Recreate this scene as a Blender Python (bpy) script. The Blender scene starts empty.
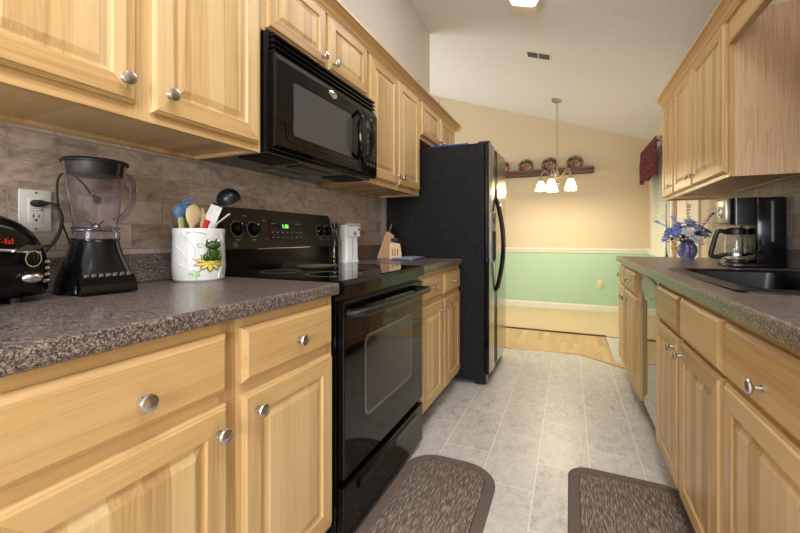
import bpy, bmesh, math, random
from mathutils import Vector, Matrix
random.seed(7)
PI = math.pi
R = math.radians
SC = bpy.context.scene
COL = SC.collection

# ------------------------------------------------------------------ camera, world, light, exposure
cam_d = bpy.data.cameras.new('camera')
cam_d.sensor_fit = 'HORIZONTAL'; cam_d.sensor_width = 36.0
cam_d.lens = 380.0 * 36.0 / 800.0
cam_d.shift_y = -(266.5 - 237.4) / 800.0
cam_d.clip_start = 0.02
cam = bpy.data.objects.new('camera', cam_d); COL.objects.link(cam)
cam.location = (0, 0, 1.066); cam.rotation_euler = (R(90), 0, R(24.008))
SC.camera = cam

w = bpy.data.worlds.new('world'); SC.world = w; w.use_nodes = True
wn = w.node_tree.nodes; wl = w.node_tree.links
bg = wn['Background']; bg.inputs['Strength'].default_value = 0.5
bg.inputs['Color'].default_value = (0.62, 0.74, 0.80, 1)

def area(name, loc, rot, sx, sy, power, color):
    d = bpy.data.lights.new(name, 'AREA'); d.shape = 'RECTANGLE'; d.size = sx; d.size_y = sy
    d.energy = power; d.color = color
    o = bpy.data.objects.new(name, d); COL.objects.link(o)
    o.location = loc; o.rotation_euler = rot
    return o
# added area lights: behind the camera, overhead and left
area('fill_behind_camera', (0.35, -2.85, 1.6), (R(99), 0, R(12)), 1.6, 1.5, 95, (0.93, 0.96, 1.0))  # added fill standing in for an unseen window; the back wall is solid
area('fill_overhead', (0.10, 0.05, 2.66), (0, R(10), 0), 0.4, 1.3, 24, (0.94, 0.965, 1.0))  # added overhead fill above the camera, no lamp body there
area('fill_living_side', (-3.85, 4.9, 1.6), (R(97), 0, R(-90)), 2.0, 1.6, 48, (1.0, 0.96, 0.88))  # added fill brightening the dining side from out of view

SC.view_settings.view_transform = 'Standard'; SC.view_settings.look = 'None'
SC.view_settings.exposure = 0.32; SC.view_settings.gamma = 1.0
SC.view_settings.use_curve_mapping = False
try:
    SC.cycles.use_denoising = True
    SC.cycles.max_bounces = 10; SC.cycles.transparent_max_bounces = 12
    SC.cycles.sample_clamp_indirect = 6.0
except Exception:
    pass

# ------------------------------------------------------------------ materials
def lin(c):
    return tuple(((x / 255) / 12.92 if x / 255 <= 0.04045 else ((x / 255 + 0.055) / 1.055) ** 2.4) for x in c) + (1,)

class NT:
    def __init__(s, name):
        s.m = bpy.data.materials.new(name); s.m.use_nodes = True
        s.t = s.m.node_tree; s.b = s.t.nodes['Principled BSDF']
    def n(s, typ, **kw):
        o = s.t.nodes.new(typ)
        for k, v in kw.items():
            if k in o.inputs.keys(): o.inputs[k].default_value = v
            else: setattr(o, k, v)
        return o
    def l(s, a, b): s.t.links.new(a, b)
    def math(s, op, a, b=None):
        o = s.t.nodes.new('ShaderNodeMath'); o.operation = op
        for i, v in enumerate((a, b)):
            if v is None: continue
            if isinstance(v, (int, float)): o.inputs[i].default_value = v
            else: s.l(v, o.inputs[i])
        return o.outputs[0]
    def mix(s, fac, a, b, typ='MIX'):
        o = s.t.nodes.new('ShaderNodeMix'); o.data_type = 'RGBA'; o.blend_type = typ
        for i, v in ((0, fac), (6, a), (7, b)):
            if isinstance(v, (int, float)): o.inputs[i].default_value = v
            elif isinstance(v, tuple): o.inputs[i].default_value = v
            else: s.l(v, o.inputs[i])
        return o.outputs[2]
    def ramp(s, fac, stops, interp='LINEAR'):
        o = s.t.nodes.new('ShaderNodeValToRGB'); cr = o.color_ramp; cr.interpolation = interp
        while len(cr.elements) > 1: cr.elements.remove(cr.elements[0])
        cr.elements[0].position = stops[0][0]; cr.elements[0].color = stops[0][1]
        for p, c in stops[1:]:
            e = cr.elements.new(p); e.color = c
        s.l(fac, o.inputs[0]); return o.outputs[0]
    def coords(s, rnd=False):
        tc = s.n('ShaderNodeTexCoord')
        if not rnd: return tc.outputs['Object']
        oi = s.n('ShaderNodeObjectInfo')
        sc = s.n('ShaderNodeVectorMath', operation='SCALE'); sc.inputs[0].default_value = (13.7, 7.3, 21.1)
        s.l(oi.outputs['Random'], sc.inputs['Scale'])
        ad = s.n('ShaderNodeVectorMath', operation='ADD')
        s.l(tc.outputs['Object'], ad.inputs[0]); s.l(sc.outputs[0], ad.inputs[1])
        return ad.outputs[0]
    def mapping(s, vec, scale=(1, 1, 1), loc=(0, 0, 0)):
        o = s.n('ShaderNodeMapping'); o.inputs['Scale'].default_value = scale; o.inputs['Location'].default_value = loc
        s.l(vec, o.inputs['Vector']); return o.outputs[0]
    def noise(s, vec, scale, detail=3, rough=0.5, dist=0.0):
        o = s.n('ShaderNodeTexNoise'); o.inputs['Scale'].default_value = scale; o.inputs['Detail'].default_value = detail
        o.inputs['Roughness'].default_value = rough; o.inputs['Distortion'].default_value = dist
        s.l(vec, o.inputs['Vector']); return o.outputs['Fac']
    def bump(s, h, strength=0.2, dist=0.002):
        o = s.n('ShaderNodeBump'); o.inputs['Strength'].default_value = strength; o.inputs['Distance'].default_value = dist
        s.l(h, o.inputs['Height']); s.l(o.outputs[0], s.b.inputs['Normal'])
    def set(s, **kw):
        for k, v in kw.items():
            k = k.replace('_', ' ')
            if isinstance(v, (int, float, tuple)): s.b.inputs[k].default_value = v
            else: s.l(v, s.b.inputs[k])
        return s.m

def pm(name, col, rough=0.5, metal=0.0, var=0.08, scale=30.0, **kw):
    """plain material: colour with a faint procedural mottling"""
    t = NT(name); c = lin(col)
    f = t.noise(t.coords(), scale, 3)
    d = tuple(max(0, x * (1 - var)) for x in c[:3]) + (1,); e = tuple(min(1, x * (1 + var)) for x in c[:3]) + (1,)
    t.set(Base_Color=t.ramp(f, [(0.3, d), (0.7, e)]), Roughness=rough, Metallic=metal)
    for k, v in kw.items(): t.b.inputs[k.replace('_', ' ')].default_value = v
    return t.m

def wood(name, axis, light, mid, dark, stave=0.055, rough=0.36, streak=0.55):
    """glued-up light wood; axis = grain direction in the part's own frame"""
    t = NT(name); v = t.coords(True)
    sep = t.n('ShaderNodeSeparateXYZ'); t.l(v, sep.inputs[0])
    across = sep.outputs['X'] if axis == 'z' else sep.outputs['Z']
    wob = t.math('MULTIPLY', t.noise(v, 2.0, 2), 0.02)
    cell = t.math('FLOOR', t.math('DIVIDE', t.math('ADD', across, wob), stave))
    wnz = t.n('ShaderNodeTexWhiteNoise', noise_dimensions='1D'); t.l(cell, wnz.inputs['W'])
    sc = (38, 38, 1.6) if axis == 'z' else ((1.6, 38, 38) if axis == 'x' else (38, 1.6, 38))
    g = t.noise(t.mapping(v, sc), 1.0, 5, 0.62, 0.5)
    sc2 = (190, 190, 5) if axis == 'z' else ((5, 190, 190) if axis == 'x' else (190, 5, 190))
    fine = t.noise(t.mapping(v, sc2), 1.0, 2, 0.6)
    f = t.math('ADD', t.math('MULTIPLY', wnz.outputs['Value'], 0.42), t.math('MULTIPLY', g, streak))
    f = t.math('ADD', f, t.math('MULTIPLY', t.math('SUBTRACT', fine, 0.5), 0.36))
    col = t.ramp(f, [(0.14, lin(dark)), (0.42, lin(mid)), (0.78, lin(light))])
    t.bump(fine, 0.06, 0.001)
    return t.set(Base_Color=col, Roughness=rough)

WL, WM, WD = (226, 196, 148), (209, 173, 119), (170, 129, 80)
M = {}
M['wood_v'] = wood('maple_vertical', 'z', WL, WM, WD)
M['wood_h'] = wood('maple_horizontal', 'x', (221, 188, 136), (206, 167, 112), (170, 128, 78), stave=0.4)
M['wood_y'] = wood('maple_moulding', 'y', (222, 190, 140), (208, 168, 116), (176, 132, 82), stave=0.5)
def m_oak_panel():
    t = NT('oak_veneer_panel'); v = t.coords(True)
    n1 = t.noise(t.mapping(v, (6.5, 6.5, 0.8)), 1.0, 2, 0.45, 0.4)
    ring = t.math('FRACT', t.math('MULTIPLY', n1, 24.0))
    fine = t.noise(t.mapping(v, (170, 170, 5)), 1.0, 3, 0.6)
    f = t.math('ADD', t.math('MULTIPLY', ring, 0.2), t.math('MULTIPLY', fine, 0.85))
    return t.set(Base_Color=t.ramp(f, [(0.2, lin((176, 136, 102))), (0.42, lin((206, 170, 134))), (0.7, lin((222, 188, 152)))]), Roughness=0.5)
M['veneer'] = m_oak_panel()
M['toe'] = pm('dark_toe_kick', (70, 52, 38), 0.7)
M['nickel'] = pm('satin_nickel', (196, 192, 188), 0.27, 1.0, 0.05, 60)
M['chrome'] = pm('chrome', (225, 225, 228), 0.1, 1.0, 0.02)
M['brass'] = pm('brass', (206, 170, 96), 0.25, 1.0)
M['bronze'] = pm('brushed_bronze', (172, 164, 150), 0.35, 0.8)
M['black_gloss'] = pm('black_enamel', (12, 12, 13), 0.13, 0, 0.2, 30, Specular_IOR_Level=0.35)
M['black_glass'] = pm('black_glass', (7, 7, 8), 0.045, 0, 0.1, 30, Specular_IOR_Level=0.33)
M['oven_window'] = pm('oven_window_glass', (44, 42, 41), 0.07, 0, 0.08)
M['black_plastic'] = pm('black_plastic', (20, 20, 21), 0.38, 0, 0.15)
M['black_matte'] = pm('black_matte', (16, 15, 15), 0.65)
M['micro_window'] = pm('microwave_window', (74, 73, 72), 0.16, 0, 0.06, 400)
M['grey_plastic'] = pm('grey_plastic', (120, 120, 120), 0.4)
M['print_grey'] = pm('printed_grey', (150, 150, 148), 0.5)
M['print_red'] = pm('printed_red', (190, 30, 24), 0.45)
M['white_trim'] = pm('white_trim_paint', (232, 228, 218), 0.45, 0, 0.03)
M['cream_trim'] = pm('cream_trim_paint', (226, 214, 190), 0.45, 0, 0.03)
M['white_plastic'] = pm('white_plastic', (232, 231, 228), 0.3, 0, 0.02)
M['ivory_plastic'] = pm('ivory_plastic', (226, 208, 176), 0.4, 0, 0.03)
M['ceramic'] = pm('white_glazed_ceramic', (226, 226, 224), 0.16, 0, 0.04, 60)
M['rubber'] = pm('black_rubber', (14, 14, 18), 0.55)

def m_glass(name, col, rough=0.0, ior=1.45):
    t = NT(name); f = t.noise(t.coords(), 8, 2)
    c = lin(col)
    t.set(Base_Color=t.ramp(f, [(0.3, c), (0.7, tuple(min(1, x * 1.03) for x in c[:3]) + (1,))]), Roughness=rough, Transmission_Weight=1.0, IOR=ior)
    return t.m
M['glass'] = m_glass('clear_glass', (246, 248, 248))
M['jar_plastic'] = m_glass('clear_jar_plastic', (246, 244, 251), 0.0, 1.32)
M['violet_plastic'] = m_glass('violet_tinted_plastic', (222, 210, 242), 0.03, 1.25)
M['bottle_glass'] = m_glass('bottle_glass', (214, 218, 206), 0.02, 1.3)
M['oil'] = m_glass('olive_oil', (190, 170, 20), 0.0, 1.4)

def m_emit(name, col, strength, base=(240, 235, 225)):
    t = NT(name); f = t.noise(t.coords(), 6, 2); c = lin(col)
    t.set(Base_Color=lin(base), Roughness=0.4)
    t.b.inputs['Emission Strength'].default_value = strength
    t.l(t.ramp(f, [(0.2, tuple(x * 0.94 for x in c[:3]) + (1,)), (0.8, c)]), t.b.inputs['Emission Color'])
    return t.m
M['lens'] = m_emit('fluorescent_lens', (255, 252, 250), 8.0)
M['shade_glass'] = m_emit('lit_frosted_shade', (255, 228, 168), 1.6, (250, 240, 216))
_t = M['shade_glass'].node_tree; _tr = _t.nodes.new('ShaderNodeBsdfTranslucent'); _tr.inputs['Color'].default_value = (0.95, 0.88, 0.74, 1)
_mx = _t.nodes.new('ShaderNodeMixShader'); _mx.inputs[0].default_value = 0.6
_t.links.new(_t.nodes['Principled BSDF'].outputs[0], _mx.inputs[1]); _t.links.new(_tr.outputs[0], _mx.inputs[2]); _t.links.new(_mx.outputs[0], _t.nodes['Material Output'].inputs['Surface'])
M['bulb'] = m_emit('lit_bulb', (255, 226, 168), 14.0)
M['led_green'] = m_emit('green_display_digits', (150, 255, 120), 1.6, (20, 40, 20))

def m_granite():
    t = NT('speckled_granite_laminate'); v = t.coords()
    vo = t.n('ShaderNodeTexVoronoi'); vo.inputs['Scale'].default_value = 330; vo.inputs['Randomness'].default_value = 1
    nv = t.n('ShaderNodeVectorMath', operation='ADD'); t.l(v, nv.inputs[0])
    nz = t.n('ShaderNodeTexNoise'); nz.inputs['Scale'].default_value = 240; t.l(v, nz.inputs['Vector'])
    s2 = t.n('ShaderNodeVectorMath', operation='SCALE'); t.l(nz.outputs['Color'], s2.inputs[0]); s2.inputs['Scale'].default_value = 0.005
    t.l(s2.outputs[0], nv.inputs[1]); t.l(nv.outputs[0], vo.inputs['Vector'])
    sep = t.n('ShaderNodeSeparateColor'); t.l(vo.outputs['Color'], sep.inputs[0])
    f = t.math('ADD', t.math('MULTIPLY', sep.outputs[0], 0.7), t.math('MULTIPLY', t.noise(v, 90, 3, 0.6), 0.45))
    col = t.ramp(f, [(0.22, lin((42, 37, 36))), (0.42, lin((80, 71, 68))), (0.62, lin((108, 97, 91))), (0.78, lin((138, 123, 114))), (0.95, lin((172, 157, 147)))])
    return t.set(Base_Color=col, Roughness=0.28)
M['granite'] = m_granite()

def m_tile(name, bw, rh, off, pal, mortar, axis='Y'):
    t = NT(name); v = t.coords()
    sep = t.n('ShaderNodeSeparateXYZ'); t.l(v, sep.inputs[0])
    cmb = t.n('ShaderNodeCombineXYZ')
    t.l(t.math('ADD', sep.outputs['Y'], off[0]), cmb.inputs[0]); t.l(t.math('ADD', sep.outputs['Z'], off[1]), cmb.inputs[1])
    br = t.n('ShaderNodeTexBrick'); br.offset = 0.5
    for k, x in (('Scale', 1.0), ('Mortar Size', 0.0022), ('Mortar Smooth', 0.3), ('Brick Width', bw), ('Row Height', rh), ('Bias', 0.0)): br.inputs[k].default_value = x
    br.inputs['Color1'].default_value = (0, 0, 0, 1); br.inputs['Color2'].default_value = (1, 1, 1, 1)
    t.l(cmb.outputs[0], br.inputs['Vector'])
    sc = t.n('ShaderNodeSeparateColor'); t.l(br.outputs['Color'], sc.inputs[0])
    n1 = t.noise(t.mapping(v, (1, 1, 1.7)), 9, 6, 0.62, 1.6)
    n2 = t.noise(t.mapping(v, (1, 1, 2.2)), 30, 4, 0.6, 0.8)
    f = t.math('ADD', t.math('MULTIPLY', n1, 0.75), t.math('MULTIPLY', n2, 0.3))
    f = t.math('ADD', f, t.math('MULTIPLY', t.math('SUBTRACT', sc.outputs[0], 0.5), 0.22))
    col = t.ramp(f, [(0.28, lin(pal[0])), (0.46, lin(pal[1])), (0.60, lin(pal[2])), (0.78, lin(pal[3]))])
    col = t.mix(br.outputs['Fac'], col, lin(mortar))
    t.bump(t.math('SUBTRACT', t.math('MULTIPLY', f, 0.4), br.outputs['Fac']), 0.35, 0.002)
    return t.set(Base_Color=col, Roughness=0.42)
M['tile_left'] = m_tile('travertine_brick_tile', 0.205, 0.0815, (-0.485 + 0.205, -1.273 + 0.0815), ((132, 114, 100), (184, 168, 152), (204, 190, 176), (224, 214, 202)), (166, 152, 138))
M['tile_right'] = m_tile('grey_travertine_tile', 0.105, 0.105, (0.02, -0.02), ((132, 124, 116), (168, 160, 150), (186, 178, 166), (204, 196, 184)), (120, 114, 106))

def m_floor_tile():
    t = NT('marbled_vinyl_tile'); v = t.coords()
    sep = t.n('ShaderNodeSeparateXYZ'); t.l(v, sep.inputs[0])
    cmb = t.n('ShaderNodeCombineXYZ'); t.l(t.math('ADD', sep.outputs['Y'], 20.0), cmb.inputs[0]); t.l(t.math('ADD', sep.outputs['X'], 0.36 + 0.2235 * 40), cmb.inputs[1])
    br = t.n('ShaderNodeTexBrick'); br.offset = 0.5
    for k, x in (('Scale', 1.0), ('Mortar Size', 0.0026), ('Mortar Smooth', 0.2), ('Brick Width', 0.447), ('Row Height', 0.2235)): br.inputs[k].default_value = x
    br.inputs['Color1'].default_value = (0, 0, 0, 1); br.inputs['Color2'].default_value = (1, 1, 1, 1)
    t.l(cmb.outputs[0], br.inputs['Vector'])
    sc = t.n('ShaderNodeSeparateColor'); t.l(br.outputs['Color'], sc.inputs[0])
    n1 = t.noise(t.mapping(v, (2.2, 1.3, 1)), 5, 7, 0.66, 2.2)
    n2 = t.noise(t.mapping(v, (1.5, 1, 1)), 22, 5, 0.6, 2.0)
    f = t.math('ADD', t.math('ADD', t.math('MULTIPLY', n1, 0.62), t.math('MULTIPLY', n2, 0.42)), t.math('MULTIPLY', t.math('SUBTRACT', sc.outputs[0], 0.5), 0.07))
    col = t.ramp(f, [(0.32, lin((166, 160, 153))), (0.46, lin((206, 202, 194))), (0.58, lin((221, 217, 210))), (0.74, lin((231, 228, 222)))])
    col = t.mix(br.outputs['Fac'], col, lin((242, 240, 236)))
    return t.set(Base_Color=col, Roughness=0.34)
M['floor_tile'] = m_floor_tile()

def m_oak_floor():
    t = NT('oak_strip_floor'); v = t.coords()
    sep = t.n('ShaderNodeSeparateXYZ'); t.l(v, sep.inputs[0])
    cmb = t.n('ShaderNodeCombineXYZ'); t.l(sep.outputs['Y'], cmb.inputs[0]); t.l(t.math('ADD', sep.outputs['X'], 10), cmb.inputs[1])
    br = t.n('ShaderNodeTexBrick'); br.offset = 0.37
    for k, x in (('Scale', 1.0), ('Mortar Size', 0.0006), ('Brick Width', 0.6), ('Row Height', 0.058)): br.inputs[k].default_value = x
    br.inputs['Color1'].default_value = (0, 0, 0, 1); br.inputs['Color2'].default_value = (1, 1, 1, 1)
    t.l(cmb.outputs[0], br.inputs['Vector'])
    sc = t.n('ShaderNodeSeparateColor'); t.l(br.outputs['Color'], sc.inputs[0])
    g = t.noise(t.mapping(v, (60, 3, 1)), 1, 5, 0.6, 0.5)
    f = t.math('ADD', t.math('MULTIPLY', sc.outputs[0], 0.35), t.math('MULTIPLY', g, 0.7))
    col = t.ramp(f, [(0.2, lin((182, 146, 98))), (0.5, lin((210, 176, 126))), (0.8, lin((226, 196, 146)))])
    return t.set(Base_Color=col, Roughness=0.32)
M['oak_floor'] = m_oak_floor()

def m_fabric(name, c0, c1, scale=220, bump=0.6, rough=0.95):
    t = NT(name); v = t.coords(); f = t.noise(v, scale, 4, 0.7)
    g = t.noise(v, 7, 3)
    t.bump(f, bump, 0.003)
    return t.set(Base_Color=t.ramp(t.math('ADD', t.math('MULTIPLY', f, 0.75), t.math('MULTIPLY', g, 0.25)), [(0.3, lin(c0)), (0.7, lin(c1))]), Roughness=rough)
M['carpet'] = m_fabric('beige_carpet', (194, 178, 142), (220, 204, 168), 180)
M['rug_border'] = m_fabric('taupe_rug_border', (100, 86, 77), (128, 112, 101), 420)
def m_rug():
    t = NT('streaked_taupe_rug_pile'); v = t.coords()
    f1 = t.noise(t.mapping(v, (190, 24, 1)), 1, 4, 0.6, 0.3)
    f2 = t.noise(t.mapping(v, (1, 1, 1)), 420, 3, 0.7)
    f = t.math('ADD', t.math('MULTIPLY', f1, 0.72), t.math('MULTIPLY', f2, 0.3))
    t.bump(f, 0.7, 0.004)
    return t.set(Base_Color=t.ramp(f, [(0.40, lin((92, 78, 69))), (0.52, lin((122, 107, 96))), (0.58, lin((172, 156, 138))), (0.72, lin((196, 180, 160)))]), Roughness=0.95)
M['rug_pile'] = m_rug()

def m_wall(name, up, low=None, zsplit=0.85, ysplit=None):
    t = NT(name); v = t.coords()
    n = t.noise(v, 240, 3, 0.6); t.bump(n, 0.10, 0.001)
    n2 = t.noise(v, 1.3, 2)
    col = t.mix(t.math('MULTIPLY', n2, 0.10), lin(up), tuple(x * 0.85 for x in lin(up)[:3]) + (1,))
    if low:
        sep = t.n('ShaderNodeSeparateXYZ'); t.l(v, sep.inputs[0])
        f = t.math('LESS_THAN', sep.outputs['Z'], zsplit)
        if ysplit is not None: f = t.math('MULTIPLY', f, t.math('GREATER_THAN', sep.outputs['Y'], ysplit))
        col = t.mix(f, col, lin(low))
    return t.set(Base_Color=col, Roughness=0.75)
WALLC = (218, 211, 202)
M['wall'] = m_wall('warm_grey_wall_paint', WALLC)
M['wall_two'] = m_wall('wall_paint_over_mint_dado', (216, 201, 174), (180, 212, 186), 0.85, 3.7)
def m_ceiling():
    t = NT('knockdown_ceiling_texture'); v = t.coords()
    f = t.noise(v, 85, 4, 0.65); g = t.noise(v, 28, 3)
    t.bump(t.math('ADD', f, g), 0.5, 0.006)
    return t.set(Base_Color=t.ramp(f, [(0.3, lin((216, 216, 220))), (0.7, lin((230, 230, 234)))]), Roughness=0.9)
M['ceiling'] = m_ceiling()

def m_fridge_side():
    t = NT('pebbled_black_steel'); v = t.coords()
    f = t.noise(v, 150, 1, 0.5)
    t.bump(f, 1.0, 0.006)
    return t.set(Base_Color=t.ramp(f, [(0.52, lin((5, 5, 5))), (0.63, lin((58, 58, 59)))]), Roughness=0.5, Specular_IOR_Level=0.25)
M['fridge_side'] = m_fridge_side()
def m_steel():
    t = NT('brushed_stainless'); v = t.coords()
    f = t.noise(t.mapping(v, (300, 300, 2)), 1, 3, 0.6)
    return t.set(Base_Color=t.ramp(f, [(0.3, lin((168, 165, 160))), (0.7, lin((190, 187, 182)))]), Metallic=1.0, Roughness=0.2)
M['steel'] = m_steel()
M['sink_black'] = pm('black_composite_sink', (11, 11, 12), 0.28, 0, 0.4, 500, Specular_IOR_Level=0.3)

# ------------------------------------------------------------------ mesh builder
class MB:
    def __init__(s): s.bm = bmesh.new()
    def box(s, x0, x1, y0, y1, z0, z1, bev=0.0, seg=2, mi=0):
        b = bmesh.new() if bev else s.bm
        vs = [b.verts.new(p) for p in ((x0, y0, z0), (x1, y0, z0), (x1, y1, z0), (x0, y1, z0), (x0, y0, z1), (x1, y0, z1), (x1, y1, z1), (x0, y1, z1))]
        for q in ((0, 3, 2, 1), (4, 5, 6, 7), (0, 1, 5, 4), (1, 2, 6, 5), (2, 3, 7, 6), (3, 0, 4, 7)):
            f = b.faces.new([vs[i] for i in q]); f.material_index = mi
        if bev:
            bmesh.ops.bevel(b, geom=list(b.edges), offset=bev, segments=seg, affect='EDGES', profile=0.5)
            s.merge(b)
        return s
    def merge(s, b, mat=None):
        if mat is not None: bmesh.ops.transform(b, matrix=mat, verts=b.verts)
        me = bpy.data.meshes.new('tmp'); b.to_mesh(me); b.free(); s.bm.from_mesh(me); bpy.data.meshes.remove(me)
        return s
    def loops(s, loops, cap0=True, cap1=True, close=False, mi=None):
        vs = [[s.bm.verts.new(p) for p in lp] for lp in loops]
        n = len(loops[0]); k = len(loops)
        for i in range(k if close else k - 1):
            a, b = vs[i], vs[(i + 1) % k]
            for j in range(n):
                f = s.bm.faces.new((a[j], a[(j + 1) % n], b[(j + 1) % n], b[j]))
                if mi: f.material_index = mi(i, j)
        if not close:
            if cap0: s.bm.faces.new(list(reversed(vs[0])))
            if cap1: s.bm.faces.new(vs[-1])
        return s
    def lathe(s, prof, n=32, c=(0, 0, 0), axis='z', cap0=True, cap1=True, sx=1.0, sy=1.0):
        def pt(r, h, a):
            u, v = r * math.cos(a) * sx, r * math.sin(a) * sy
            if axis == 'z': return (c[0] + u, c[1] + v, c[2] + h)
            if axis == '-y': return (c[0] + u, c[1] - h, c[2] + v)
            if axis == 'y': return (c[0] - u, c[1] + h, c[2] + v)
            return (c[0] + h, c[1] + u, c[2] + v)
        return s.loops([[pt(max(r, 1e-5), h, 2 * PI * j / n) for j in range(n)] for r, h in prof], cap0, cap1)
    def shell(s, prof, n=32, c=(0, 0, 0)):
        """closed lathe ring (profile is a closed outline)"""
        return s.loops([[(c[0] + r * math.cos(2 * PI * j / n), c[1] + r * math.sin(2 * PI * j / n), c[2] + h) for j in range(n)] for r, h in prof], close=True)
    def tube(s, pts, r, n=10, flat=1.0, cap=True):
        pts = [Vector(p) for p in pts]; k = len(pts)
        rs = r if isinstance(r, (list, tuple)) else [r] * k
        up = None; lps = []
        for i, p in enumerate(pts):
            t = (pts[min(i + 1, k - 1)] - pts[max(i - 1, 0)]).normalized()
            if up is None:
                up = Vector((0, 0, 1)) if abs(t.z) < 0.9 else Vector((1, 0, 0))
            sd = t.cross(up).normalized(); up = sd.cross(t).normalized()
            lps.append([p + (sd * math.cos(2 * PI * j / n) + up * math.sin(2 * PI * j / n) * flat) * rs[i] for j in range(n)])
        return s.loops(lps, cap, cap)
    def ball(s, c, r, n=16, m=10, rot=None):
        rx, ry, rz = r if isinstance(r, (tuple, list)) else (r, r, r)
        b = bmesh.new(); bmesh.ops.create_uvsphere(b, u_segments=n, v_segments=m, radius=1.0)
        mt = Matrix.Translation(c) @ (rot or Matrix.Identity(4)) @ Matrix.Diagonal((rx, ry, rz, 1))
        return s.merge(b, mt)
    def prism(s, poly, a0, a1, axis='x'):
        def pt(u, v, a):
            if axis == 'x': return (a, u, v)
            if axis == 'y': return (u, a, v)
            return (u, v, a)
        return s.loops([[pt(u, v, a0) for u, v in poly], [pt(u, v, a1) for u, v in poly]])
    def build(s, name, mat, parent=None, loc=None, rot=None, smooth=True, ang=35, subsurf=0, solid=0):
        bmesh.ops.recalc_face_normals(s.bm, faces=s.bm.faces)
        me = bpy.data.meshes.new(name); s.bm.to_mesh(me); s.bm.free()
        for m in (mat if isinstance(mat, (list, tuple)) else [mat]): me.materials.append(M[m] if isinstance(m, str) else m)
        if smooth:
            me.polygons.foreach_set('use_smooth', [True] * len(me.polygons)); me.set_sharp_from_angle(angle=R(ang))
        o = bpy.data.objects.new(name, me); COL.objects.link(o)
        if parent is not None: o.parent = parent
        if loc: o.location = loc
        if rot: o.rotation_euler = rot
        if solid:
            md = o.modifiers.new('solid', 'SOLIDIFY'); md.thickness = solid; md.offset = 0
        if subsurf:
            md = o.modifiers.new('sub', 'SUBSURF'); md.levels = subsurf; md.render_levels = subsurf
        return o

def rrect(x0, x1, y0, y1, r, n=6):
    p = []
    for cx, cy, a0 in ((x1 - r, y1 - r, 0), (x0 + r, y1 - r, 90), (x0 + r, y0 + r, 180), (x1 - r, y0 + r, 270)):
        for k in range(n + 1):
            a = R(a0 + 90 * k / n); p.append((cx + r * math.cos(a), cy + r * math.sin(a)))
    return p
def arc(p0, p1, bulge, n=10):
    """points from p0 to p1 bowed by vector bulge"""
    p0, p1, b = Vector(p0), Vector(p1), Vector(bulge)
    return [p0.lerp(p1, k / n) + b * math.sin(PI * k / n) for k in range(n + 1)]
def curve(ctrl, n=8):
    """Catmull-Rom through control points"""
    c = [Vector(p) for p in ctrl]; c = [c[0]] + c + [c[-1]]; out = []
    for i in range(1, len(c) - 2):
        p0, p1, p2, p3 = c[i - 1:i + 3]
        for k in range(n):
            t = k / n
            out.append(0.5 * ((2 * p1) + (p2 - p0) * t + (2 * p0 - 5 * p1 + 4 * p2 - p3) * t * t + (3 * p1 - p0 - 3 * p2 + p3) * t ** 3))
    out.append(c[-2]); return out

def thing(name, label, cat, loc=(0, 0, 0), rz=0.0, group=None):
    o = bpy.data.objects.new(name, None); COL.objects.link(o); o.empty_display_size = 0.05
    o.location = loc; o.rotation_euler = (0, 0, rz)
    o['label'] = label; o['category'] = cat
    if group: o['group'] = group
    return o
def tag(o, label, cat, group=None):
    o['label'] = label; o['category'] = cat
    if group: o['group'] = group
    return o
def struct(o): o['kind'] = 'structure'; return o
def text(name, body, size, mat, parent, loc, rot=(R(90), 0, 0), extrude=0.0006, align='CENTER'):
    c = bpy.data.curves.new(name, 'FONT'); c.body = body; c.size = size; c.extrude = extrude
    c.align_x = align; c.align_y = 'CENTER'; c.materials.append(M[mat])
    tmp = bpy.data.objects.new('tmp', c); COL.objects.link(tmp)
    dg = bpy.context.evaluated_depsgraph_get(); me = bpy.data.meshes.new_from_object(tmp.evaluated_get(dg)); bpy.data.objects.remove(tmp); bpy.data.curves.remove(c)
    me.name = name; me.materials.clear(); me.materials.append(M[mat])
    o = bpy.data.objects.new(name, me); COL.objects.link(o); o.parent = parent; o.location = loc; o.rotation_euler = rot
    return o
LEFT = R(90); RIGHT = R(-90)     # local x = along the wall, local -y = facing the aisle

# ------------------------------------------------------------------ the room
XL, XR, YF, YB = -1.345, 1.0, 6.13, -3.0
def zc(x): return 2.746 - 0.348 * x
b = MB(); b.box(-1.47, XR, YB, 3.45, -0.05, 0)
b.prism([(-1.47, 3.45), (0.47, 3.45), (0.41, 3.565), (0.08, 3.823), (-0.25, 3.80), (-0.574, 3.757), (-1.47, 3.75)], -0.05, 0, 'z')
b.box(0.47, XR, 3.45, 3.70, -0.05, 0)
b.box(0.355, XR, 3.70, 4.60, -0.05, 0)
struct(b.build('floor', 'floor_tile', smooth=False))
b = MB(); b.prism([(-4.0, 3.77), (-1.47, 3.75), (-0.574, 3.757), (-0.25, 3.80), (0.08, 3.823), (0.41, 3.565), (0.47, 3.45), (0.47, 3.70), (0.355, 3.70), (0.345, 4.63), (-4.0, 4.63)], -0.05, -0.0005, 'z')
struct(b.build('floor_oak', 'oak_floor', smooth=False))
b = MB(); b.box(-4.0, XR, 4.63, YF, -0.05, 0.004)
struct(b.build('floor_carpet', 'carpet', smooth=False))
b = MB(); b.tube([(-1.35, 3.752, 0.002), (-0.574, 3.757, 0.002), (-0.25, 3.80, 0.002), (0.08, 3.823, 0.002), (0.41, 3.565, 0.002)], 0.011, 8, 0.45)
struct(b.build('trim_1', pm('gold_threshold', (206, 170, 112), 0.3, 0.6)))
b = MB(); b.box(-4.0, 0.36, 4.612, 4.645, 0.0, 0.012, 0.004)
struct(b.build('trim_2', pm('dark_carpet_edge_strip', (66, 58, 50), 0.5)))

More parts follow.
